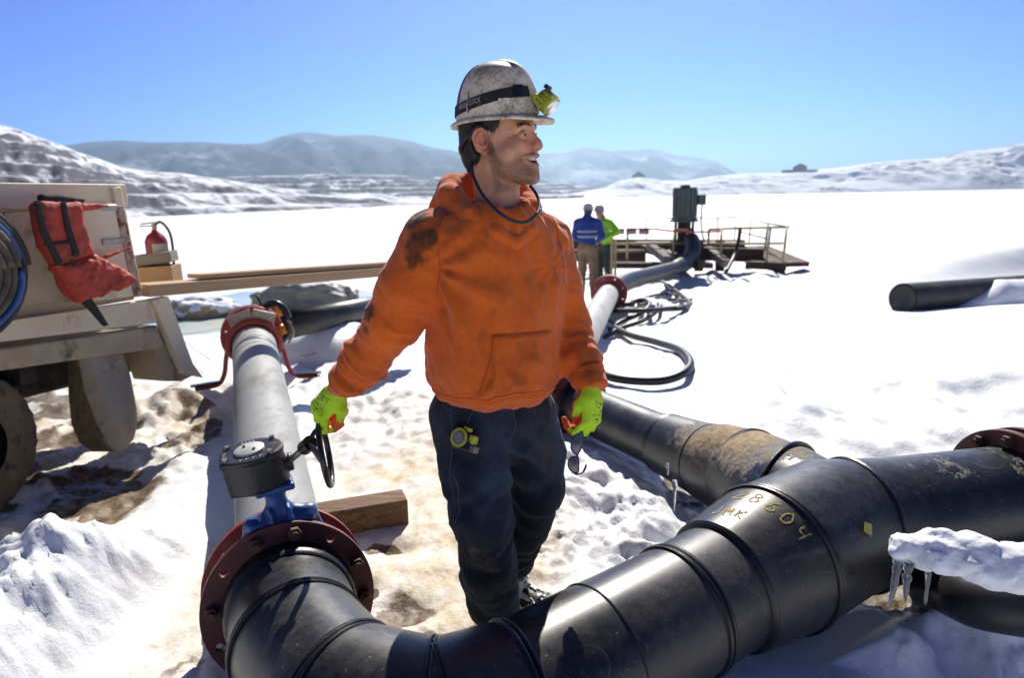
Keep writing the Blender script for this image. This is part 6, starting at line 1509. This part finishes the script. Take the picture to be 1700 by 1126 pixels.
RAILS = [((1010, 404), (1143, 404), 15.5, 15.5), ((1120, 381), (1142, 381), 15.4, 15.4), ((1120, 381), (1117, 428), 15.4, 15.2), ((1142, 381), (1140, 405), 15.4, 15.5), ((1042, 380), (1041, 430), 15.5, 15.4),
         ((1177, 381), (1222, 379), 15.5, 15.5), ((1177, 381), (1176, 405), 15.5, 15.5), ((1176, 405), (1300, 404), 15.5, 15.2), ((1222, 379), (1310, 377), 15.5, 15), ((1198, 381), (1196, 428), 15.4, 15.2), ((1279, 378), (1272, 440), 15.2, 15), ((1306, 377), (1300, 437), 15, 14.8), ((1222, 361), (1310, 377), 19, 15), ((1072, 363), (1222, 361), 19, 19),
         ((1072, 363), (1073, 402), 19, 19), ((1192, 362), (1191, 402), 19, 19), ((1222, 361), (1219, 402), 19, 18.5), ((1247, 366), (1243, 405), 17.8, 17.4), ((1275, 371), (1270, 415), 16.4, 16.2), ((1230, 385), (1275, 397), 18.5, 16.3), ((1010, 416), (1070, 416), 15.8, 15.8)]
for a, b, d0, d1 in RAILS:
    if d0 > 16.5: r_ = .018
    else: r_ = .028
    obj('railing', *sweep([PD(*a, d0), PD(*b, d1)], r_, 8), M['rail'], pf)
pu = thing('vertical_pump', 'tall vertical pump with a grey-green motor rising above the platform', 'pump', PD(1135, 446, 15.6))
mc = PD(1137, 338, 15.6); mz = UZ
V, F = sweep([mc-mz*.36, mc-mz*.30, mc-mz*.29, mc+mz*.30, mc+mz*.31, mc+mz*.36], [.29, .29, .27, .27, .285, .27], 8); o = obj('motor', V, F, M['motor'], pu); autosmooth(o)
mbf = MB()
for k in range(16): t_ = 2*pi*k/16; mbf.bar(mc+A(cos(t_), sin(t_), 0)*.27-UZ*.28, mc+A(cos(t_), sin(t_), 0)*.27+UZ*.29, .02, .05, up=A(-sin(t_), cos(t_), 0))
mbf.build('cooling_fins', M['motor'], o)
V, F = sweep([mc+UZ*.36, mc+UZ*.42], [.12, .10], 12); obj('motor_cap', V, F, M['motor'], pu)
MB().box(mc+A(.36, -.05, .08), .085, .10, .115).build('junction_box', M['motor'], pu, bevel=.01)
ph0 = mc-UZ*.36; mb = MB(); V, F = sweep([ph0, ph0-UZ*.05], [.33, .33], 8); obj('motor_flange', V, F, M['motor'], pu)
for sx2 in (-.16, 0, .16): mb.bar(ph0+A(sx2, -.16, -.03), ph0+A(sx2, -.16, -.62), .055, .05, up=A(0, 1, 0)); mb.bar(ph0+A(sx2, .16, -.03), ph0+A(sx2, .16, -.62), .055, .05, up=A(0, 1, 0))
for z_ in (-.22, -.42): mb.bar(ph0+A(-.18, -.17, z_), ph0+A(.18, -.17, z_), .05, .06)
mb.build('discharge_head', M['brown'], pu, smooth=False)
obj('column', *sweep([ph0-UZ*.03, ph0-UZ*1.4], .10, 16), M['brown'], pu)
obj('conduit', *sweep(spline([mc+A(.38, -.05, -.03), mc+A(.37, -.05, -.4), mc+A(.40, -.1, -.7), mc+A(.46, -.1, -.88)], 6), .018, 8), M['hoseb'], pu)
tp_ = obj('barrier_tape', *sweep([PD(*q) for q in ((1042, 380, 15.3), (1085, 380, 15.3), (1110, 383, 15.2), (1122, 384, 15.2), (1146, 385, 15.2), (1178, 385, 15.3), (1196, 384, 15.3))], .022, 6), pm('red_tape', (.72, .03, .03), bstr=0)); tag(tp_, 'red barrier tape strung along the platform railing', 'tape')
M['signr'] = pm('sign_red', (.28, .03, .04), bstr=0); M['signg'] = pm('sign_grey', (.30, .32, .36), bstr=0)
for k, x in enumerate((1028, 1048, 1069)):
    c = PD(x, 384, 15.3); o = MB().box(c+UZ*.03, .115, .012, .030).build('warning_sign', M['signr'], smooth=False, loc=c); tag(o, ('leftmost red and grey sign, half hidden by the lime worker', 'middle red and grey sign on the platform railing', 'red and grey sign nearest the pump on the railing')[k], 'sign', 'small signs on the railing')
    MB().box(c-UZ*.035, .115, .012, .033).build('lower_panel', M['signg'], o, smooth=False)
for k, (x, y0, y1, d) in enumerate(((1007, 392, 468, 13.2), (1016, 389, 470, 13.0), (1022, 397, 472, 12.8))):
    a, b = PD(x, y0, d), PD(x-1, y1, d); o = MB().bar(A(0, 0, 0), b-a, .045, .035, up=A(0, 1, 0)).build('wooden_stake', M['rail'], smooth=False); o.location = a; tag(o, ('wooden stake closest to the lime worker', 'tallest, middle wooden stake of the three', 'rightmost and shortest of the three wooden stakes')[k], 'stake', 'wooden stakes in the snow')
cabl = obj('cable', *sweep(spline([PD(1229, 378, 14.9), PD(1226, 400, 14.9), PD(1219, 425, 14.8), PD(1205, 452, 14)], 6), .04, 8), M['hoseb']); tag(cabl, 'dark cable hanging over the platform railing onto the snow', 'cable')
# ---- old pipe on the right
q0 = OLD0; q1_ = OLD1; dq = unit(q1_-q0)
V = []; F = []; n = 48; a_, b_ = frame(dq)
for k, (off, r_) in enumerate(((0, .21), (3.4, .21), (3.4, .185), (0, .185))):
    for j in range(n): t_ = 2*pi*j/n; V.append(q0+dq*off+(a_*cos(t_)+b_*sin(t_))*r_)
for k in range(4):
    for j in range(n): k2 = (k+1) % 4; F.append((k*n+j, k*n+(j+1) % n, k2*n+(j+1) % n, k2*n+j))
V.append(q0+dq*.03); nv = len(V)-1; F += [(3*n+j, 3*n+(j+1) % n, nv) for j in range(n)]
o = fixn(obj('old_pipe', V, F, pm('weathered_dark_pipe', (.035, .034, .030), (.02, .02, .018), rough=.6, scale=3, dirt=(.12, .11, .09), dscale=4, dthr=(.55, .7), bstr=.2))); autosmooth(o); tag(o, 'short open-ended dark pipe half buried in the smooth snow on the right', 'pipe')
def drift(name, pts, rr, label, cat, seed, h=.012, amp=.02, f=9, mat=None, loc=None, fla=None):
    fn = lambda P: chain(P, pts, rr, min(rr)*.6, fla)-amp*fbm(P[:, 0]*f, P[:, 1]*f, P[:, 2]*f, o=5, s=seed)
    pa = np.array(pts); m_ = max(rr)*1.6+.04; V, F = surfnet(fn, pa.min(0)-m_, pa.max(0)+m_, h); o = obj(name, V, F, mat or M['snowm'], loc=pa[0]); return tag(o, label, cat) if label else o
M['snowm'] = pm('packed_snow', (.86, .88, .91), (.80, .83, .87), rough=.6, scale=4, bscale=60, bstr=.7, bdist=.006)
drift('snow_drift', [PD(1600, 518, 9.6), PD(1660, 500, 10), PD(1790, 492, 10.6)], [.10, .30, .36], 'smooth drift banked against the half-buried dark pipe', 'snow drift', 4, .03, .02, 1.5)
# ---- foreground right: snow slab on a black hose, with icicles
sl = drift('snow_slab', [PD(1497, 908, 1.93), PD(1560, 915, 1.90), PD(1640, 935, 1.87), PD(1760, 955, 1.84)], [.038, .062, .074, .09], 'crusted slab of snow overhanging the black pipe at the right edge', 'snow slab', 7, .007, .022, 14, fla=(UZ, .8))
bh = obj('black_hose', *sweep(spline([PD(1545, 972, 2.35), PD(1590, 985, 2.2), PD(1640, 1000, 2.05), PD(1800, 1020, 1.9)], 6), .085, 32), M['hoseb']); tag(bh, 'dark hose in shade beneath the overhanging snow slab', 'hose')
M['ice'], t, b = mk('clear_ice'); b.inputs['Base Color'].default_value = (.93, .96, .98, 1); b.inputs['Roughness'].default_value = .12; b.inputs['Transmission Weight'].default_value = .92; b.inputs['IOR'].default_value = 1.31; bump(t, b, [(texn(t, 60, 3), .3, .003)])
def icicle(px, r0, label, seed, grp=None):
    P = spline([PD(*q) for q in px], 5); n = len(P); r_ = np.random.default_rng(seed)
    rr = [r0*(1-.75*(i/(n-1))**1.1)*(1+.16*r_.normal()) for i in range(n)]; rr[-1] = r0*.10
    o = obj('icicle', *sweep(P, rr, 12), M['ice'], loc=P[0]); return tag(o, label, 'icicle', grp)
gi = 'icicles under the snow slab'
icicle([(1492, 925, 1.92), (1488, 950, 1.92), (1482, 985, 1.93), (1472, 1015, 1.95)], .014, 'leftmost icicle, long and slanting down-left below the slab', 1, gi)
icicle([(1509, 935, 1.91), (1505, 965, 1.91), (1503, 1000, 1.93)], .015, 'middle icicle, the thickest below the snow slab', 2, gi)
icicle([(1541, 942, 1.90), (1540, 970, 1.90), (1536, 1005, 1.92)], .010, 'rightmost thin icicle below the snow slab', 3, gi)
icicle([(1120, 797, 2.58), (1120, 820, 2.58), (1119, 850, 2.58)], .010, 'icicle standing under the muddy branch pipe', 4)
icicle([(1107, 770, 2.62), (1108, 775, 2.62), (1109, 790, 2.62)], .008, 'tiny icicle stub on the side of the branch pipe', 5)
# ---- far buildings on the pit rim
M['farb'] = pm('far_dark_building', (.10, .11, .12), (.07, .08, .085), rough=.9, scale=.05, bstr=0)
for k, (x, y, d, w_, h_, lbl) in enumerate(((1328, 281, 610, 5, 5, 'dark peaked mine building on the snowy rim at the right'), (1060, 298, 900, 8, 10, 'pale blocky building seen on the hazy rim left of the pump'))):
    c = PD(x, y, d); bb = thing('mine_building', lbl, 'building', c); mb = MB(); mb.box(c, w_, w_*.6, h_*.5).build('wall', M['farb'], bb, smooth=False)
    V = [c+A(sx2*w_*1.04, sy*w_*.65, h_*.5+.1) for sx2, sy in ((-1, -1), (1, -1), (1, 1), (-1, 1))]+[c+A(-w_*.12, 0, h_*1.05), c+A(w_*.05, 0, h_*1.05)]
    fixn(MB().add(V, [(0, 1, 5, 4), (1, 2, 5), (2, 3, 4, 5), (3, 0, 4), (3, 2, 1, 0)]).build('roof', M['farb'], bb, smooth=False))
    if k == 0: MB().box(c+A(-9, 3, -1.5), 4, 5, 1.2).build('annex', M['farb'], bb, smooth=False); MB().box(c+A(10, 3, -1.5), 5, 5, 1.0).build('annex', M['farb'], bb, smooth=False)

# ================================================================ THE TWO MEN BY THE PUMP
def small_person(label, foot, yaw, lean, hgt, top, legs, armL, armR, hatc, vest=None, headturn=0.):
    S_ = hgt/1.78; f_ = A(sin(yaw), -cos(yaw), 0); s_ = A(cos(yaw), sin(yaw), 0)
    W3 = lambda s, f, z: foot+(s_*s+f_*(f+lean*max(0, z-.9)*1.0)+UZ*(z-(abs(lean)*.12*max(0, z-.9))))*S_
    root = thing('person', label, 'person', foot)
    hC = W3(0, .03, 1.60)
    def fbody(P):
        d = ell(P, hC, (.08*S_, .095*S_, .115*S_)); d = smin(d, cap(P, W3(0, 0, 1.35), hC, .06*S_), .02); d = smin(d, cap(P, W3(0, 0, .95), W3(0, 0, 1.35), .12*S_, .13*S_), .04)
        d = smin(d, ell(P, hC+f_*.1*S_, (.02, .025, .02)), .01)
        for a in (armL, armR):
            d = smin(d, chain(P, [W3(*a[0]), W3(*a[1]), W3(*a[2])], [.055*S_, .045*S_, .035*S_], .02), .02)
            h0 = W3(*a[2]); dh = unit(h0-W3(*a[1])); d = smin(d, cap(P, h0, h0+dh*.09, .035*S_, .03*S_), .02)
            for k in range(4): d = smin(d, cap(P, h0+dh*.07+s_*(k-1.5)*.02, h0+dh*.16+s_*(k-1.5)*.024-UZ*.02, .010, .008), .008)
            d = smin(d, cap(P, h0+dh*.03, h0+dh*.09+f_*.05, .012, .010), .008)
        for sx2 in (-1, 1): d = smin(d, chain(P, [W3(.09*sx2, 0, .92), W3(.10*sx2, .02, .48), W3(.11*sx2, 0, .09)], [.08, .06, .045], .02), .03)
        return d
    lo_ = foot+A(-.55, -.6, -.03); hi_ = foot+A(.6, .6, 1.9*S_)
    isomesh('body', fbody, lo_, hi_, .018, M['skin2'], root)
    def ftop(P):
        d = cap(P, W3(0, 0, .98), W3(0, 0, 1.34), .165*S_, .17*S_, (f_, .8)); d = smin(d, cap(P, W3(-.13, 0, 1.40), W3(.13, 0, 1.40), .075*S_), .05)
        for a in (armL, armR): d = smin(d, chain(P, [W3(*a[0]), W3(*a[1]), W3(*a[2])], [.085*S_, .072*S_, .055*S_], .02), .03)
        d = smin(d, cap(P, W3(0, -.01, 1.44), W3(0, -.01, 1.49), .075), .02); d = smax(d, (W3(0, 0, .86)[2]-P[:, 2]), .02); return smax(d, -cap(P, W3(0, .02, 1.46), W3(0, .02, 1.7), .055), .01)
    jk = isomesh('jacket', ftop, lo_, hi_, .016, top, root, disp=lambda P, n: .010*fbm(P[:, 0]*8, P[:, 1]*8, P[:, 2]*10, o=3))
    if vest is not None:
        for z_ in (1.12, 1.22):
            def fb_(P, z_=z_): return np.maximum(ftop(P)-.015, np.maximum(np.abs(P[:, 2]-W3(0, 0, z_)[2])-.022, cap(P, W3(0, 0, .9), W3(0, 0, 1.4), .19)))
            isomesh('reflective_band', fb_, lo_, hi_, .014, vest, jk)
    def fleg(P):
        d = ell(P, W3(0, 0, .92), (.175*S_, .15*S_, .14*S_))
        for sx2 in (-1, 1): d = smin(d, chain(P, [W3(.09*sx2, 0, .88), W3(.11*sx2, .03, .48), W3(.13*sx2, 0, .10)], [.115*S_, .09*S_, .082*S_], .02), .02)
        return d
    isomesh('trousers', fleg, lo_, hi_, .016, legs, root, disp=lambda P, n: .012*fbm(P[:, 0]*7, P[:, 1]*7, P[:, 2]*9, o=3))
    for sx2 in (-1, 1):
        c = W3(.13*sx2, .0, .04); fn = lambda P: smax(cap(P, c-f_*.04, c+f_*.14, .055, .05), c[2]-.045-P[:, 2], .01); isomesh('boot', fn, c-.25, c+.25, .012, M['boot'], root)
    V = []; F = []; n = 28; hcz = hC+UZ*.035
    for i, (r_, z_) in enumerate(((.001, .125), (.05, .118), (.085, .09), (.105, .05), (.112, .0), (.118, -.005), (.150, -.014), (.150, -.018), (.11, -.008))):
        for j in range(n): t_ = 2*pi*j/n; V.append(hcz+(s_*cos(t_)*.92+f_*sin(t_)*(1.12 if sin(t_) > 0 else 1.0))*r_*S_+UZ*z_*S_)
    for i in range(8):
        for j in range(n): F.append((i*n+j, i*n+(j+1) % n, (i+1)*n+(j+1) % n, (i+1)*n+j))
    fixn(obj('hard_hat', V, F, hatc, root))
    fn = lambda P: smax(ell(P, hC, (.085*S_, .102*S_, .12*S_)), (P-hC)@f_-.02, .01); isomesh('hair', lambda P: smax(fn(P), hC[2]-.05-P[:, 2], .01), hC-.14, hC+.14, .01, M['hair'], root)
    return root
M['skin2'] = pm('weathered_skin', (.45, .24, .16), rough=.6, bstr=0); M['bluej'] = pm('blue_work_jacket', (.012, .045, .27), (.008, .03, .19), rough=.8, scale=6, bstr=.2); M['limej'] = pm('lime_jacket', (.36, .72, .03), (.26, .58, .02), rough=.7, scale=6, bstr=.2)
M['khaki'] = pm('tan_duck_trousers', (.30, .20, .10), (.20, .13, .07), rough=.9, scale=6, dirt=(.10, .07, .04), dscale=6, dthr=(.55, .75), bstr=.2); M['dgreen'] = pm('dark_green_trousers', (.05, .065, .055), (.03, .04, .035), rough=.9, scale=6, bstr=.2)
M['whit'] = pm('scuffed_white_hat', (.60, .58, .53), (.45, .42, .38), rough=.5, scale=14, bstr=0); M['refl'] = pm('grey_reflective', (.30, .34, .42), rough=.5, bstr=0)
fp1 = PD(975, 487, 12.6); fp2 = PD(1003, 479, 13.4)
small_person('man in blue jacket and tan trousers standing with his back turned', fp1, pi-.35, .03, 1.66, M['bluej'], M['khaki'], ((.20, 0, 1.38), (.27, .06, 1.12), (.17, .26, 1.0)), ((-.20, 0, 1.38), (-.27, .05, 1.12), (-.15, .26, 1.02)), M['whit'], M['refl'])
small_person('man in lime jacket bending his head beside the blue-jacketed one', fp2, -.75, .22, 1.66, M['limej'], M['dgreen'], ((.20, 0, 1.38), (.36, .02, 1.20), (.16, .26, 1.04)), ((-.20, 0, 1.38), (-.22, .12, 1.14), (-.06, .30, 1.04)), M['whit'])
